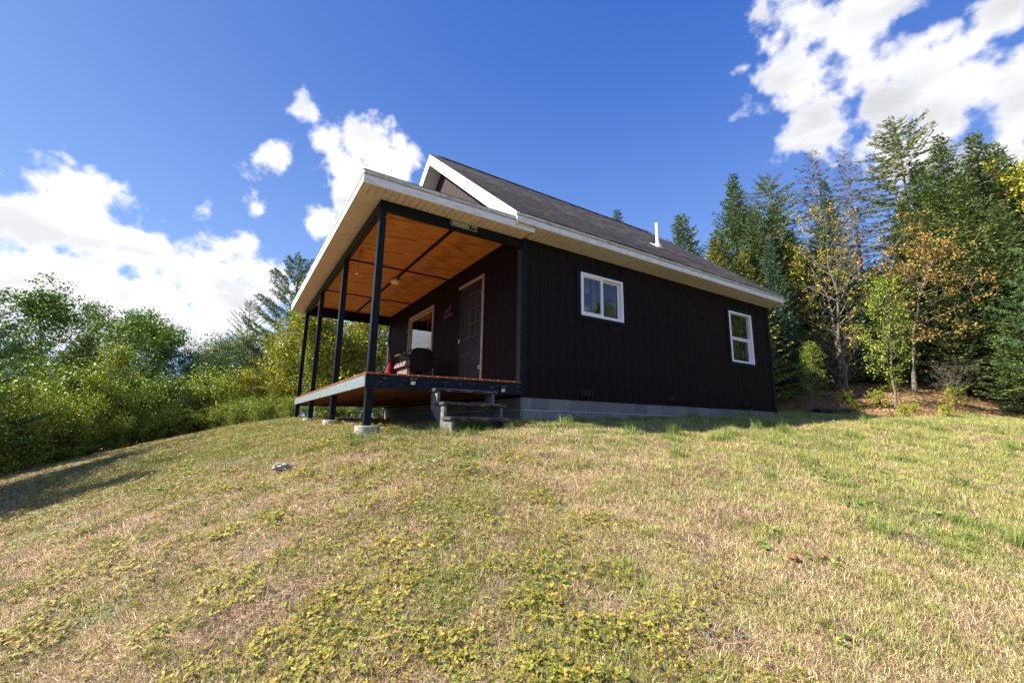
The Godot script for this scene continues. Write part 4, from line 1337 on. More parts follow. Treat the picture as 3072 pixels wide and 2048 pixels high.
func make_species() -> void:
	var green := [Color(0.120, 0.204, 0.034), Color(0.156, 0.252, 0.042), Color(0.090, 0.162, 0.029), Color(0.216, 0.300, 0.048)]
	var lime := [Color(0.280, 0.347, 0.050), Color(0.358, 0.403, 0.056), Color(0.202, 0.291, 0.045), Color(0.448, 0.437, 0.067)]
	var yellow := [Color(0.405, 0.365, 0.041), Color(0.297, 0.338, 0.047), Color(0.486, 0.378, 0.041), Color(0.203, 0.270, 0.041)]
	var orange := [Color(.36, .27, .07), Color(.33, .29, .075), Color(.42, .25, .09), Color(.25, .25, .06), Color(.46, .22, .09)]
	var grayg := [Color(0.162, 0.223, 0.101), Color(0.216, 0.270, 0.135), Color(0.135, 0.189, 0.081), Color(0.257, 0.284, 0.135)]
	var spr := [Color(.13, .19, .065), Color(.165, .225, .075), Color(.09, .145, .052), Color(.20, .25, .08)]
	var blue := [Color(0.103, 0.184, 0.127), Color(0.138, 0.230, 0.161), Color(0.081, 0.149, 0.103)]
	var yng := [Color(.26, .285, .06), Color(.21, .245, .055), Color(.32, .33, .075)]
	var pine := [Color(0.076, 0.144, 0.059), Color(0.101, 0.186, 0.076), Color(0.135, 0.220, 0.085)]
	species["maple"] = broadleaf(101, {h = 9.0, r = 3.0, base = .12, limbs = 40, leaves = 14000, leaf = .15, cl = .62, tr = .14, pal = green, twigs = 6}) + ["bark_grey", "leaf"]
	species["maple_b"] = broadleaf(102, {h = 7.0, r = 2.9, base = .08, limbs = 38, leaves = 13000, leaf = .14, cl = .58, tr = .12, pal = green, twigs = 6}) + ["bark_grey", "leaf"]
	species["thin"] = broadleaf(103, {h = 9.0, r = 1.9, base = .35, limbs = 18, leaves = 3000, leaf = .12, cl = .42, tr = .09, pal = green, twigs = 5}) + ["bark_grey", "leaf"]
	species["birch"] = broadleaf(104, {h = 4.2, r = 1.05, base = .06, limbs = 40, leaves = 6500, leaf = .08, cl = .30, tr = .045, pal = lime, twigs = 6}) + ["bark_grey", "leaf"]
	species["shrub"] = broadleaf(105, {h = 2.6, r = 1.35, base = .05, limbs = 44, leaves = 7000, leaf = .082, cl = .36, tr = .05, pal = lime, twigs = 5, stems = 5, spread = .3}) + ["bark_brown", "leaf"]
	species["shrub_b"] = broadleaf(106, {h = 2.3, r = 1.4, base = .05, limbs = 44, leaves = 7000, leaf = .088, cl = .38, tr = .05, pal = green + lime, twigs = 5, stems = 5, spread = .3}) + ["bark_brown", "leaf"]
	species["willow"] = broadleaf(107, {h = 4.6, r = 1.6, base = .05, limbs = 46, leaves = 9000, leaf = .095, cl = .42, tr = .06, pal = grayg, twigs = 5, stems = 3, spread = .2, lw = .22}) + ["bark_brown", "leaf"]
	species["yellow"] = broadleaf(108, {h = 5.0, r = 1.7, base = .04, limbs = 46, leaves = 9500, leaf = .105, cl = .45, tr = .06, pal = yellow, twigs = 6, stems = 3, spread = .2}) + ["bark_grey", "leaf"]
	species["yellow_b"] = broadleaf(109, {h = 4.8, r = 1.6, base = .04, limbs = 46, leaves = 9000, leaf = .10, cl = .42, tr = .06, pal = yellow + lime, twigs = 6, stems = 3, spread = .2}) + ["bark_grey", "leaf"]
	species["cherry"] = broadleaf(110, {h = 7.8, r = 2.2, base = .2, limbs = 40, leaves = 5200, leaf = .088, cl = .24, tr = .125, pal = orange + orange + lime, twigs = 7, stems = 2, spread = .1, up0 = .3, up1 = 1.2, leafy = .7}) + ["bark_grey", "leaf"]
	species["leaning"] = broadleaf(111, {h = 5.8, r = 2.5, base = .3, limbs = 30, leaves = 6600, leaf = .092, cl = .27, tr = .08, pal = orange, twigs = 6, lean = Vector3(.22, 0, .17), droop = .10}) + ["bark_grey", "leaf"]
	species["sapling"] = broadleaf(112, {h = 4.9, r = 1.05, base = .22, limbs = 34, leaves = 5200, leaf = .07, cl = .3, tr = .045, pal = lime + green, twigs = 5}) + ["bark_grey", "leaf"]
	species["golden"] = broadleaf(113, {h = 9.0, r = 2.6, base = .15, limbs = 40, leaves = 12000, leaf = .12, cl = .5, tr = .12, pal = yellow, twigs = 6}) + ["bark_grey", "leaf"]
	species["bush"] = broadleaf(114, {h = .75, r = .5, base = .05, limbs = 22, leaves = 1100, leaf = .06, cl = .14, tr = .014, pal = yellow + lime, twigs = 3, stems = 4, spread = .12}) + ["bark_brown", "leaf"]
	species["twiggy"] = broadleaf(115, {h = 1.9, r = 1.3, base = .05, limbs = 40, leaves = 260, leaf = .05, cl = .2, tr = .03, pal = orange, twigs = 9, stems = 4, spread = .3, up0 = .4}) + ["bark_grey", "leaf"]
	species["spruce"] = conifer(201, {h = 11.0, r = 2.8, tr = .16, nb = 330, per = 17.0, twig = .36, pal = spr, t0 = -.32, t1 = .9, shape = .85, curl = .22}) + ["bark_brown", "needle"]
	species["spruce_b"] = conifer(202, {h = 9.0, r = 2.5, tr = .14, nb = 300, per = 17.0, twig = .34, pal = spr, t0 = -.3, t1 = .8, shape = .75, curl = .25}) + ["bark_brown", "needle"]
	species["spruce_low"] = conifer(203, {h = 4.0, r = 1.5, tr = .07, nb = 230, per = 18.0, twig = .25, pal = spr, t0 = -.15, t1 = .9, shape = .7, curl = .15}) + ["bark_brown", "needle"]
	species["spruce_young"] = conifer(204, {h = 6.3, r = 1.5, tr = .08, nb = 270, per = 18.0, twig = .26, pal = yng, t0 = -.1, t1 = 1.1, shape = .8, curl = .2}) + ["bark_brown", "needle"]
	species["spruce_blue"] = conifer(205, {h = 8.0, r = 1.55, tr = .09, nb = 280, per = 18.0, twig = .26, pal = blue, t0 = -.1, t1 = 1.1, shape = .85, curl = .2}) + ["bark_brown", "needle"]
	species["scraggly"] = conifer(206, {h = 15.0, r = 2.9, tr = .2, nb = 190, per = 17.0, twig = .36, pal = spr + yng, t0 = -.2, t1 = .5, flat = 1.0, live = .38, curl = .1, gaps = .1, inner = .25}) + ["bark_grey", "needle"]
	species["larch"] = conifer(207, {h = 12.0, r = 2.6, tr = .15, nb = 190, per = 15.0, twig = .34, pal = [Color(.16, .12, .08), Color(.12, .10, .06), Color(.07, .08, .03)], t0 = -.1, t1 = .4, shape = .7, live = .2, curl = .05, bare = .85}) + ["bark_grey", "needle"]
	species["white_pine"] = conifer(208, {h = 9.0, r = 3.3, tr = .16, nb = 120, per = 18.0, twig = .22, pal = pine, t0 = .1, t1 = .8, shape = .6, live = .1, curl = .2, tuft = 9, needle = .17, inner = .3}) + ["bark_grey", "needle"]
	species["tamarack"] = conifer(209, {h = 7.5, r = 2.2, tr = .11, nb = 120, per = 15.0, twig = .26, pal = grayg + pine, t0 = .2, t1 = .9, shape = .5, live = .15, curl = .15, gaps = .15, inner = .25}) + ["bark_grey", "needle"]

# says which one: the nearest landmark and the height
func beside(x: float, z: float, marks: Array) -> String:
	var best := ""
	var d := 1e9
	for m in marks:
		var q := Vector2(x - m[0], z - m[1]).length()
		if q < d:
			d = q
			best = m[2]
	return best

func size_word(s: float) -> String:
	return "tall" if s > 1.04 else ("low" if s < .56 else ("mid-height" if s < .86 else "full"))

func make_woods() -> void:
	make_species()
	var R := "conifers on the bank behind the cabin"
	# kind, x, z, scale, turn, label
	for a in [
		["spruce_b", 11.9, -5.2, .95, .3, "dark spruce rising just behind the far end of cabin roof"],
		["spruce", 16.0, -5.1, .98, 1.1, "tall dark green spruce standing behind the yellow-green young spruces"],
		["scraggly", 19.3, -5.1, .74, 2.0, "thin-topped spruce with bare gaps beside the tall dark spruce"],
		["spruce_young", 11.2, -3.4, 1.06, .2, "yellow-green young spruce nearest the cabin's far corner"],
		["spruce_young", 12.3, -2.9, 1.0, 1.9, "yellow-green young spruce between the cabin and bluish spruce"],
		["spruce_young", 11.4, -4.6, 1.0, 3.1, "yellow-green young spruce partly hidden behind the cabin roof"],
		["spruce_young", 12.7, -4.0, .95, 4.4, "yellow-green young spruce in the second row behind the cabin"],
		["spruce_young", 10.7, -5.4, 1.04, 2.2, "yellow-green young spruce just above the cabin's rear eave"],
		["spruce_young", 11.9, -5.9, 1.06, 5.2, "yellow-green young spruce between the roof and dark spruce"],
		["spruce_b", 13.5, -4.6, .86, 4.2, "olive spruce in front of the tall dark spruce"],
		["spruce_b", 15.4, -4.0, .92, 2.2, "olive spruce between tall dark spruce and bluish spruce"],
		["spruce_b", 17.1, -3.9, .98, 5.2, "dark spruce between thin-topped spruce and dying larch"],
		["spruce_b", 19.0, -2.8, .82, 3.4, "mid-green spruce between cherry crown and dying larch"],
		["spruce", 21.4, -.2, .78, 1.9, "mid-green spruce between sparse spruce and largest fir"],
		["spruce_low", 18.9, -1.2, 1.1, 5.0, "low mid-green spruce behind the slim sapling"],
		["spruce_low", 16.9, -4.2, 1.3, .4, "mid-green spruce under the narrow blue-green spruce"],
		["spruce_blue", 14.5, -2.9, .88, .6, "bluish spruce beside the yellow-green young spruces"],
		["spruce_blue", 17.8, -1.9, 1.18, 2.6, "narrow blue-green spruce behind the double-trunked cherry tree"],
		["larch", 20.2, -3.2, 1.0, .4, "bare grey-brown dying larch with wide drooping branches"],
		["larch", 22.8, -2.6, 1.03, 2.2, "bare-topped dying larch beside the tall sparse spruce"],
		["scraggly", 25.9, -1.1, .97, .9, "very tall sparse spruce with a bare lower trunk"],
		["spruce", 22.5, 1.1, 1.06, .5, "large full fir in front of the woods on the bank"],
		["spruce", 24.6, 1.9, 1.1, 2.8, "large full fir with a pointed top beside another fir"],
		["spruce", 26.8, 2.2, 1.09, 4.0, "large fir standing beside the golden-leaved tree"],
		["spruce", 24.9, -.3, 1.04, 5.2, "dark fir behind the largest fir of the bank"],
		["spruce_b", 21.6, 1.7, 1.04, 1.4, "dense mid-height fir in the front row of the bank"],
		["spruce_b", 20.9, 2.6, .88, 3.3, "dense fir beside the soft-needled pine on the bank"],
		["spruce_low", 15.7, -3.4, 1.0, .1, "low dark spruce behind the cabin's far corner"],
		["spruce_low", 17.5, -3.0, .85, 1.2, "low dark spruce behind the trunks of the cherry"],
		["spruce_low", 20.1, -1.3, 1.25, 2.3, "low dark spruce filling the gap under the sparse spruce"],
		["spruce_low", 20.5, 1.0, 1.05, 3.7, "low dark spruce behind the leaning orange tree"],
		["spruce_low", 19.4, 2.6, .85, 4.9, "low dark spruce at the foot of the bank near pine"],
		["spruce_low", 19.6, 3.4, 1.05, 5.6, "low dark spruce beside the lawn's far edge"],
		["spruce_low", 14.6, -4.4, 1.1, .9, "low spruce in the shade behind the cabin end"],
		["spruce_low", 18.9, -1.7, 1.1, 1.7, "low spruce between cherry tree and tall firs"],
		["spruce_b", 22.8, -.9, .8, 2.9, "mid-height dark spruce under the tall sparse spruce"],
		["spruce", 12.7, -9.8, .97, 1.0, "spruce whose tip shows above the cabin ridge"],
		["spruce_b", 18.0, -3.6, .8, .3, "dark spruce standing below the dying larch"],
		["spruce_b", 24.5, 3.6, .75, 1.3, "dark fir below the golden-leaved tree"],
		["spruce_b", 28.0, .2, 1.1, 3.0, "fir deep in the woods behind the front firs"]]:
		plant(a[0], "conifer_tree" if a[0] != "larch" else "dying_larch", a[5], "tree", a[1], a[2], a[3], a[4], R)
	for a in [
		["golden", 25.8, 3.9, 1.1, .4, "golden-leaved tree beside the large firs"],
		["cherry", 16.3, -1.4, .92, .0, "double-trunked grey cherry tree with sparse orange leaves"],
		["sapling", 14.7, .4, .93, .3, "slim green-leaved sapling in front of the cherry tree"],
		["leaning", 17.9, .1, 1.0, 0.0, "leaning tree with drooping orange-brown leaves"],
		["birch", 17.0, -3.5, 1.5, 1.0, "lime-leaved young maple between bluish spruce and cherry"],
		["sapling", 12.9, -1.3, .5, 2.0, "small leafy sapling by the cabin's far corner"],
		["twiggy", 18.9, .9, .72, .6, "leafless grey brush pile of twigs on the bank"],
		["twiggy", 15.9, -1.8, 1.1, 2.1, "leafless grey twigs round the foot of the cherry"]]:
		var c := "tree" if a[0] in ["golden", "cherry", "leaning", "birch", "sapling"] else "shrub"
		plant(a[0], "broadleaf_tree" if c == "tree" else "bare_shrub", a[5], c, a[1], a[2], a[3], a[4], "", .04)
	plant("white_pine", "pine_tree", "soft grey-green pine at the foot of the bank", "tree", 19.0, 4.0, .72, 1.0)
	var rng := RandomNumberGenerator.new()
	rng.seed = 31
	for k in 9:
		var x := rng.randf_range(13.0, 18.5)
		var z := rng.randf_range(-1.6, 1.9)
		if k > 5: x = rng.randf_range(12.6, 15.5); z = rng.randf_range(-.9, 1.6)
		plant("bush", "low_bush", "%s yellow-green bush on the littered bank near the %s" % [["knee-high", "ankle-high", "waist-high"][k % 3], beside(x, z, [[16.3, -1.4, "double-trunked cherry"], [14.7, .4, "slim sapling"], [17.9, .1, "leaning orange tree"], [13.2, -.95, "dark slab cover"], [12.9, -1.3, "cabin-corner sapling"], [16.5, 1.6, "lawn edge"]])], "bush", x, z, [.55, .38, .78][k % 3] + rng.randf_range(-.06, .06), rng.randf() * TAU, "bushes on the leaf-littered bank", .02)
	# --- the woods beyond the knoll, on the porch side
	var Lg := "broad-leaved trees beyond the knoll"
	for a in [
		["maple", -12.3, -26.7, .95, .2, "tall leafy maple at the edge of the far thicket"],
		["maple_b", -8.4, -23.3, .95, 1.0, "round dark green maple behind the slope's thicket"],
		["maple_b", -7.1, -21.6, .79, 2.4, "smaller dark maple in front of the round maple"],
		["maple", -15.0, -31.0, .72, 3.0, "leafy maple half hidden behind the tallest maple"],
		["maple", -18.0, -34.5, .72, 4.1, "far leafy maple beyond the thicket"],
		["thin", -10.6, -26.7, .95, 5.0, "thin tree with open branches above the thicket"],
		["maple_b", -10.8, -24.2, .72, .7, "dense maple filling the middle of the thicket"],
		["birch", -8.1, -17.1, 1.0, .5, "slender lime-green birch standing before the maples"],
		["birch", -8.6, -17.4, .75, 2.2, "short lime-green birch beside the slender birch"],
		["willow", -4.1, -19.8, 1.0, .6, "grey-green willow at the crest beyond the porch"],
		["willow", -3.2, -19.3, 1.0, 2.0, "grey-green willow touching the yellow birches"],
		["willow", -5.8, -23.3, 1.06, 3.3, "grey-green willow farther down beyond the crest"],
		["willow", -6.3, -21.3, .82, 4.4, "small grey-green willow under the round maple"],
		["willow", -4.9, -21.8, .95, 5.5, "grey-green willow behind the crest shrubs"]]:
		plant(a[0], "broadleaf_tree", a[5], "tree", a[1], a[2], a[3], a[4], Lg, .05)
	for a in [
		["spruce_low", -9.6, -19.7, 1.32, .3, "grey-green spruce standing in the thicket before the maples"],
		["spruce_low", -5.6, -17.3, .5, 1.1, "small spruce at the crest of the lawn"],
		["spruce_low", -4.9, -18.0, .55, 2.0, "small spruce beside the willow at the crest"],
		["spruce_low", -7.2, -16.1, .32, 2.9, "knee-high spruce at the lawn's lower edge"],
		["spruce_low", -9.0, -16.4, .75, 3.8, "small spruce among the lime shrubs"]]:
		plant(a[0], "conifer_tree", a[5], "tree", a[1], a[2], a[3], a[4], "conifers beyond the knoll")
	plant("white_pine", "pine_tree", "dark pine at the lower corner of the lawn", "tree", -10.9, -13.1, .68, .4)
	plant("white_pine", "pine_tree", "tall white pine beyond the far end of porch", "tree", -1.7, -19.6, 1.0, 2.0)
	plant("tamarack", "conifer_tree", "airy tamarack standing behind the willows", "tree", -3.7, -22.5, 1.0, 1.0)
	var k := 0
	for a in [[-10.2, -15.7, 1.1, 0], [-9.8, -16.7, 1.1, 1], [-9.9, -13.9, 1.0, 0], [-8.9, -15.1, .85, 0], [-9.4, -14.2, .8, 0], [-8.6, -15.7, .75, 0], [-7.1, -18.1, 1.0, 1], [-6.4, -18.3, .95, 1], [-8.0, -16.6, .7, 0], [-4.7, -18.7, 1.1, 1], [-6.5, -16.9, .55, 1], [-4.2, -17.5, .8, 0], [-11.2, -17.0, 1.1, 1], [-11.0, -19.0, 1.2, 1], [-7.6, -19.8, 1.2, 1], [-5.6, -19.6, 1.1, 1], [-12.5, -21.0, 1.3, 1], [-10.4, -12.2, .9, 0], [-9.0, -18.0, 1.3, 1], [-7.9, -21.2, 1.2, 1], [-2.6, -20.9, 1.2, 1], [-2.9, -13.6, .45, 1], [-1.9, -12.9, .4, 1], [-.9, -12.6, .45, 1], [.3, -12.4, .5, 1], [1.3, -12.8, .5, 1], [-3.6, -15.2, .45, 1], [-10.3, -14.9, .8, 1], [-7.7, -17.6, .8, 1], [-5.4, -18.6, .7, 1], [-12.0, -15.2, 1.0, 0], [-8.3, -14.8, .5, 0], [-7.5, -15.6, .45, 0], [-9.2, -13.3, .6, 0], [-6.6, -16.2, .4, 1], [-5.9, -16.6, .42, 0], [-5.0, -16.8, .4, 1], [-4.3, -16.6, .42, 0], [-3.5, -16.4, .45, 1], [-9.9, -12.6, .6, 0]]:
		plant("shrub" if a[3] == 0 else "shrub_b", "leafy_shrub", "%s %s leafy shrub beside the %s" % [size_word(a[2]), "lime-green" if a[3] == 0 else "mid-green", beside(a[0], a[1], [[-10.9, -13.1, "dark corner pine"], [-8.1, -17.1, "slender lime birch"], [-8.9, -17.9, "short lime birch"], [-9.6, -19.7, "grey-green thicket spruce"], [-7.2, -16.1, "knee-high spruce"], [-5.6, -17.3, "small crest spruce"], [-9.0, -16.4, "small spruce among shrubs"], [-7.1, -21.6, "smaller dark maple"], [-4.1, -19.8, "crest willow"], [-2.1, -15.9, "low yellow birch"], [-12.3, -22.0, "tallest maple"], [-.9, -12.4, "far end of porch"], [-4.9, -18.0, "small spruce by the willow"], [-3.1, -17.2, "yellow birch at the crest"]])], "shrub", a[0], a[1], a[2], k * 1.3, "lime shrubs along the lawn" if a[3] == 0 else "green shrubs of the thicket", .04)
		k += 1
	for a in [[-2.5, -17.5, .87, 0], [-1.7, -16.3, .95, 1], [-1.0, -15.8, 1.05, 0], [-.0, -15.2, 1.03, 1], [1.0, -15.1, 1.07, 0], [2.1, -15.6, 1.03, 1], [-2.1, -15.9, .52, 0], [-.6, -14.8, .62, 1], [.8, -14.4, .7, 0], [-3.1, -17.2, .5, 0], [.1, -14.0, .5, 1], [3.2, -16.0, 1.0, 0], [.5, -17.5, 1.1, 1]]:
		plant("yellow" if a[3] == 0 else "yellow_b", "birch_thicket", "%s %s birch clump near the %s" % [size_word(a[2]), "yellow" if a[3] == 0 else "yellow-green", beside(a[0], a[1], [[-3.2, -19.3, "grey-green willow"], [-1.9, -19.6, "tall white pine"], [-1.5, -13.5, "porch posts"], [1.5, -13.0, "cabin rear corner"]])], "tree", a[0], a[1], a[2], k * 1.7, "yellow birches behind the porch" if a[3] == 0 else "yellow-green birches behind the porch", .04)
		k += 1
	# trees outside the picture, whose shadow lies on the lawn and which the windows mirror
	for a in [["spruce", -14.0, -5.3, 1.02, 0.3], ["maple", -14.9, -7.6, 1.12, 1.2], ["maple", -15.3, -10.4, 1.15, 2.0], ["maple_b", -14.2, -6.4, 1.15, 3.0]]:
		plant(a[0], "lawn_edge_tree", "tree casting its shadow on the lower lawn", "tree", a[1], a[2], a[3], a[4], "trees beside the lower lawn")
	for a in [["spruce", 27.0, 15.0, 1.0, .2], ["spruce_b", 30.0, 19.0, 1.1, 1.0], ["maple", 24.0, 23.0, 1.1, 2.0], ["spruce", 33.0, 10.0, 1.1, 3.0], ["maple", 18.0, 28.0, 1.0, 3.6], ["spruce_b", 28.5, 25.0, 1.2, 4.0], ["spruce_b", 28.0, 8.0, 1.0, 5.0], ["spruce", 29.0, 12.0, 1.0, 5.5], ["spruce_b", 26.0, 11.5, 1.0, 1.5], ["spruce_b", 31.5, 14.5, 1.2, 2.5], ["spruce", 34.0, 17.0, 1.1, .5]]:
		plant(a[0], "lawn_edge_tree", "tree across the lawn mirrored in the side windows", "tree", a[1], a[2], a[3], a[4], "trees across the lawn")

# ---------------------------------------------------------------- grass and ground cover
func blades(sd: int, n: int, rad: float, l0: float, l1: float, w: float, lean: float, pal: Array) -> ArrayMesh:
	var rng := RandomNumberGenerator.new()
	rng.seed = sd
	var m := Crown.new()
	for k in n:
		var r := rad * sqrt(rng.randf())
		var a := rng.randf() * TAU
		var p := Vector3(r * cos(a), -.008, r * sin(a))
		var L := rng.randf_range(l0, l1)
		var b := rng.randf() * TAU
		var out := Vector3(cos(b), 0, sin(b))
		var ln := lean * rng.randf_range(.3, 1.3)
		var mid := p + (Vector3.UP + out * ln * .5).normalized() * L * .55
		var tip := mid + (Vector3.UP * maxf(1.0 - ln * .9, -.15) + out * (ln * 1.3 + .1)).normalized() * L * .5
		var s := Vector3(-sin(b + .6), 0, cos(b + .6)) * w * rng.randf_range(.6, 1.3) * .5
		var nn := (tip - p).cross(s).normalized()
		if nn.y < 0:
			nn = -nn
			s = -s
		var c := pick(rng, pal)
		m.v.append_array(PackedVector3Array([p - s, p + s, mid + s * .85, p - s, mid + s * .85, mid - s * .85, mid - s * .85, mid + s * .85, tip]))
		for q in 9:
			m.n.append(nn); m.c.append(c)
	return m.done()

func leaflets(sd: int, n: int, rad: float, size: float, h0: float, h1: float, pal: Array, parts := 3) -> ArrayMesh:
	var rng := RandomNumberGenerator.new()
	rng.seed = sd
	var m := Crown.new()
	for k in n:
		var r := rad * sqrt(rng.randf())
		var a := rng.randf() * TAU
		var p := Vector3(r * cos(a), rng.randf_range(h0, h1), r * sin(a))
		var s := size * rng.randf_range(.6, 1.25)
		var c := pick(rng, pal)
		var b := rng.randf() * TAU
		var tiltv := rnd_dir(rng) * .45
		for q in parts:
			var an := b + TAU * q / parts + rng.randf_range(-.2, .2)
			var d := (Vector3(cos(an), rng.randf_range(-.1, .5), sin(an)) + tiltv * .4).normalized()
			var nn := (Vector3.UP + tiltv).normalized()
			nn = (nn - d * nn.dot(d)).normalized()
			m.leaf(p, d, nn, s, s * .34, c * rng.randf_range(.85, 1.15))
	return m.done()

func clear_of(x: float, z: float) -> bool:
	if x > -.03 and x < HL + .05 and z < .03 and z > -HW - .1: return false
	return true

func make_cover() -> void:
	var straw := [Color(.58, .46, .26), Color(.48, .36, .20), Color(.66, .54, .33), Color(.38, .27, .15), Color(.50, .43, .19)]
	var gstraw := [Color(.42, .40, .15), Color(.34, .36, .11), Color(.50, .45, .21), Color(.26, .31, .08)]
	var gr := [Color(.15, .23, .05), Color(.20, .28, .06), Color(.12, .19, .045), Color(.27, .31, .08)]
	var lush := [Color(.24, .29, .05), Color(.30, .33, .06), Color(.19, .25, .05), Color(.36, .35, .09)]
	var cloverp := [Color(0.245, 0.230, 0.036), Color(0.194, 0.202, 0.032), Color(0.288, 0.252, 0.043), Color(0.259, 0.230, 0.043), Color(0.144, 0.166, 0.032), Color(0.302, 0.216, 0.043), Color(0.245, 0.137, 0.043)]
	var herb := [Color(.22, .27, .15), Color(.27, .31, .19), Color(.18, .24, .12)]
	var litter := [Color(.26, .14, .07), Color(.34, .22, .12), Color(.20, .11, .06), Color(.40, .28, .16)]
	var kinds := {
		"straw": [], "gstraw": [], "green": [], "lush": [], "clover": [], "herb": [], "litter": [], "weed": [], "shag": [], "tuft": [], "dead": []}
	for k in 4:
		kinds.straw.append(blades(300 + k, 200, .2, .025, .07, .0030, 1.7, straw))
		kinds.gstraw.append(blades(310 + k, 170, .19, .03, .085, .0028, 1.0, gstraw))
		kinds.green.append(blades(320 + k, 150, .17, .035, .10, .0030, .9, gr))
		kinds.lush.append(blades(330 + k, 150, .18, .03, .085, .0034, .9, lush))
		kinds.clover.append(leaflets(340 + k, 24, .12, [.019, .023, .016, .027][k], .012, [.05, .07, .04, .06][k], cloverp))
		kinds.herb.append(leaflets(350 + k, 150, .17, .014, .008, .03, herb, 4))
		kinds.litter.append(leaflets(360 + k, 60, .22, .05, .004, .03, litter, 1))
		kinds.weed.append(leaflets(370 + k, 12, .055, .026, .008, .045, gr, 5))
		kinds.tuft.append(blades(390 + k, 60, .055, .05, .11, .0030, .8, gstraw + lush))
		kinds.dead.append(blades(395 + k, 90, .16, .04, .12, .0034, 2.1, [Color(.30, .19, .12), Color(.42, .29, .19), Color(.60, .47, .33), Color(.22, .14, .09)]))
		kinds.shag.append(blades(380 + k, 120, .10, .12, .26, .0032, .9, gr))
	var labels := {"straw": ["dry_grass", "dry straw-coloured grass matted over the lawn"], "gstraw": ["lawn_grass", "yellowing half-dry grass standing in the lawn"], "green": ["green_grass", "fresh green grass growing in patches on the lawn"], "lush": ["short_grass", "short bright yellow-green turf near the porch piers"], "clover": ["ground_cover", "yellow-green three-leaved ground cover on the slope"], "herb": ["grey_herb", "pale grey-green low herbs on bare patches"], "litter": ["leaf_litter", "brown fallen leaves and needles littering the bank"], "weed": ["weed_clumps", "green leafy weeds scattered over the lawn"], "shag": ["tall_grass", "long green grass tufts left unmown on the lawn"], "tuft": ["grass_tufts", "small yellow-green grass tufts standing above the dry lawn"], "dead": ["thatch", "flattened brown dead grass lying between the tufts"]}
	var n1 := FastNoiseLite.new(); n1.seed = 41; n1.frequency = .95; n1.fractal_octaves = 3
	var n2 := FastNoiseLite.new(); n2.seed = 42; n2.frequency = 2.6; n2.fractal_octaves = 3
	var n3 := FastNoiseLite.new(); n3.seed = 43; n3.frequency = .28; n3.fractal_octaves = 2
	var rng := RandomNumberGenerator.new()
	rng.seed = 2024
	var put := {}
	for k in kinds:
		put[k] = [[], [], [], []]
	var cx := -3.94
	var cz := 5.94
	for i in 84000:
		# rings round the standpoint: closer ground gets more, finer pieces
		var r := 0.2 + 33.0 * pow(rng.randf(), 1.75)
		var a := rng.randf_range(-1.45, 1.45) + .563      # towards the view, and well to both sides
		var x := cx + r * sin(a)
		var z := cz - r * cos(a)
		if not clear_of(x, z): continue
		if absf(x) > 44.0 or absf(z) > 44.0: continue
		var under := x > -2.4 and x < 0.0 and z < -.15 and z > -7.5
		if under and rng.randf() < .8: continue
		var bk := bank(x, z)
		var v1 := n1.get_noise_2d(x, z)
		var v2 := n2.get_noise_2d(x, z)
		var v3 := n3.get_noise_2d(x, z)
		var near_porch := smooth(2.6, .4, absf(x + 4.0)) * smooth(2.2, -.4, z) * smooth(-9.5, -6.0, z)
		var leftw := smooth(-1.2, -3.2, x + .25 * z - 1.0)            # the clover slope
		var rightw := smooth(-2.0, 3.0, x)
		var w := {
			"straw": .9 + .8 * v1 - .45 * near_porch - .36 * leftw - .32 * rightw,
			"gstraw": .24 + .5 * v2 + .55 * rightw,
			"green": -.12 + .75 * v3 + .45 * v2 + .36 * rightw,
			"lush": -.35 + 1.5 * near_porch + .5 * v3 + .12 * rightw * smooth(3.0, 9.0, x),
			"clover": .0 + .95 * leftw * (.5 + .9 * v1 + .8 * v2) + .25 * v3 - .35 * rightw,
			"tuft": .12 + .35 * v2 + .40 * rightw,
			"dead": .34 - .5 * v2 + .2 * leftw,
			"herb": -.22 + .9 * v3 * v1 + .55 * maxf(-v2, 0.0)}
		if bk > .05:
			for q in w:
				w[q] = maxf(w[q], 0.0) * (1.0 - .93 * bk)
			w["litter"] = 1.6 * bk
			w["lush"] += .10 * bk
		if z < -8.5 or x < -5.5:
			w["lush"] += .3
		var sum := 0.0
		for q in w:
			w[q] = maxf(w[q], 0.0)
			sum += w[q]
		if sum <= .02: continue
		var pickv := rng.randf() * maxf(sum, 1.25 + .55 * leftw)
		var kd := ""
		for q in w:
			pickv -= w[q]
			if pickv <= 0.0:
				kd = q
				break
		if kd == "": continue
		if bk < .3 and not under and rng.randf() < .004 + .10 * smooth(.1, .5, v2) * smooth(2.5, 5.5, z) * smooth(-1.5, .5, x): kd = "weed"
		if bk < .3 and (rng.randf() < .006 + .025 * smooth(.35, .6, v3 + .3 * v2)) and rightw > .3: kd = "shag"
		var s := clampf(.55 + r * .055, .6, 1.9) * rng.randf_range(.75, 1.25)
		var nx := ht(x + .3, z) - ht(x - .3, z)
		var nz := ht(x, z + .3) - ht(x, z - .3)
		var up := Vector3(-nx / .6, 1, -nz / .6).normalized()
		var b := Basis(Quaternion(Vector3.UP, up)) * Basis(Vector3.UP, rng.randf() * TAU)
		var hs := s if kd != "litter" else 1.0
		b = b * Basis.from_scale(Vector3(s, clampf(hs, .7, 1.25), s))
		var tone := rng.randf_range(.8, 1.12)
		var warm := rng.randf_range(-.05, .05)
		put[kd][rng.randi_range(0, 3)].append([Transform3D(b, Vector3(x, ht(x, z), z)), Color(tone * (1.0 + warm), tone, tone * (1.0 - warm))])
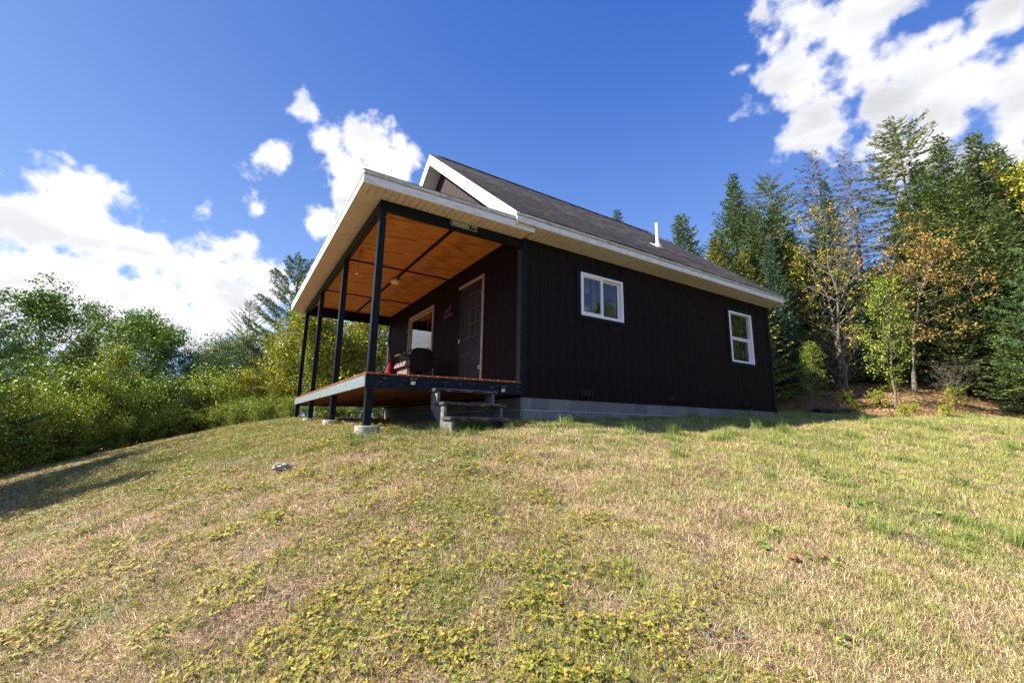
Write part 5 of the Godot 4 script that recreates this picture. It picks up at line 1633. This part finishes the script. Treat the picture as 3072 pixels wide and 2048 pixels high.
	# a fringe of longer grass along the walls, piers and steps
	for i in 420:
		var x: float
		var z: float
		if i < 260:
			x = 8.4 * pow(rng.randf(), 1.8) - .2; z = rng.randf_range(.03, .5)
		else:
			x = rng.randf_range(-2.9, -.5); z = rng.randf_range(-.1, 1.1)
		var s := rng.randf_range(.4, .85) * (.6 if i < 260 and x > 3.0 else 1.0)
		put["shag" if rng.randf() < .3 else "green"][rng.randi_range(0, 3)].append([Transform3D(Basis(Vector3.UP, rng.randf() * TAU) * Basis.from_scale(Vector3(s, s, s)), Vector3(x, ht(x, z), z)), Color(1, 1, 1)])
	for k in kinds:
		var root := Node3D.new()
		root.name = labels[k][0]
		add_child(root)
		tag(root, labels[k][1], "grass" if k in ["straw", "gstraw", "green", "lush", "shag", "tuft", "dead"] else ("leaves" if k == "litter" else "ground cover"), "", "stuff")
		for v in 4:
			var list: Array = put[k][v]
			if list.is_empty(): continue
			var mm := MultiMesh.new()
			mm.transform_format = MultiMesh.TRANSFORM_3D
			mm.use_colors = true
			mm.mesh = kinds[k][v]
			mm.instance_count = list.size()
			for i in list.size():
				mm.set_instance_transform(i, list[i][0])
				mm.set_instance_color(i, list[i][1])
			var mi := MultiMeshInstance3D.new()
			mi.name = "patches"
			mi.multimesh = mm
			mi.material_override = mats["grass"]
			mi.set_meta("kind", "stuff")
			root.add_child(mi, true)

func stone_mesh(sd: int, s: Vector3) -> ArrayMesh:
	var f := FastNoiseLite.new()
	f.seed = sd; f.frequency = 1.1
	var m := MB.new()
	var P := func(i: int, j: int) -> Vector3:
		var th := PI * j / 8.0
		var ph := TAU * i / 12.0
		var d := Vector3(sin(th) * cos(ph), cos(th), sin(th) * sin(ph))
		return d * s * (1.0 + .5 * f.get_noise_3dv(d * 1.2))
	for j in 8:
		for i in 12:
			var a: Vector3 = P.call(i, j); var b: Vector3 = P.call(i + 1, j); var c: Vector3 = P.call(i + 1, j + 1); var d: Vector3 = P.call(i, j + 1)
			if j == 0: m.poly([a, c, d], a + c)
			elif j == 7: m.poly([a, b, c], a + c)
			else: m.poly([a, b, c, d], a + c)
	return m.done()

func make_stones() -> void:
	var list := [["long pale stone half buried in the lawn slope", -3.46, 1.07, Vector3(.13, .035, .045), .7], ["small pale stone lying on dry grass before the steps", -2.31, 2.11, Vector3(.035, .02, .025), .2], ["flat orange-brown stone among weeds on the lawn", -1.15, 4.55, Vector3(.032, .014, .026), 1.0], ["small brown stone beside the flat orange stone", -.98, 4.62, Vector3(.025, .014, .02), 2.0], ["white pebble in the grass shaded by the cabin", 1.1, 1.72, Vector3(.03, .02, .02), .4]]
	for k in list.size():
		var a: Array = list[k]
		var o := obj("field_stone", stone_mesh(k + 3, a[3]), mats["stone_tan" if k in [2, 3] else "stone"], self, Vector3(a[1], ht(a[1], a[2]) + a[3].y * .55 + .026, a[2]), Basis(Vector3.UP, a[4]))
		tag(o, a[0], "stone")
	var ax := Vector3(.84, .0, .54).normalized()
	var w := thing("well_cover", "low dark slab cover lying where lawn meets the bank", "cover", Vector3(13.2, ht(13.2, -.95), -.95), -.57)
	obj("slab", boxmesh(Vector3(1.02, .09, .6), .012), mats["black_plastic"], w, Vector3(0, .085, 0))
	obj("lid", boxmesh(Vector3(.92, .02, .5), .005), mats["tread_wood"], w, Vector3(0, .141, 0))

func _ready() -> void:
	setup_view()
	make_materials()
	print("sky ", Time.get_ticks_msec())
	make_ground()
	print("ground ", Time.get_ticks_msec())
	make_cabin()
	make_steps()
	make_small()
	make_stones()
	print("cabin ", Time.get_ticks_msec())
	make_woods()
	print("woods ", Time.get_ticks_msec())
	make_cover()
	print("cover ", Time.get_ticks_msec())
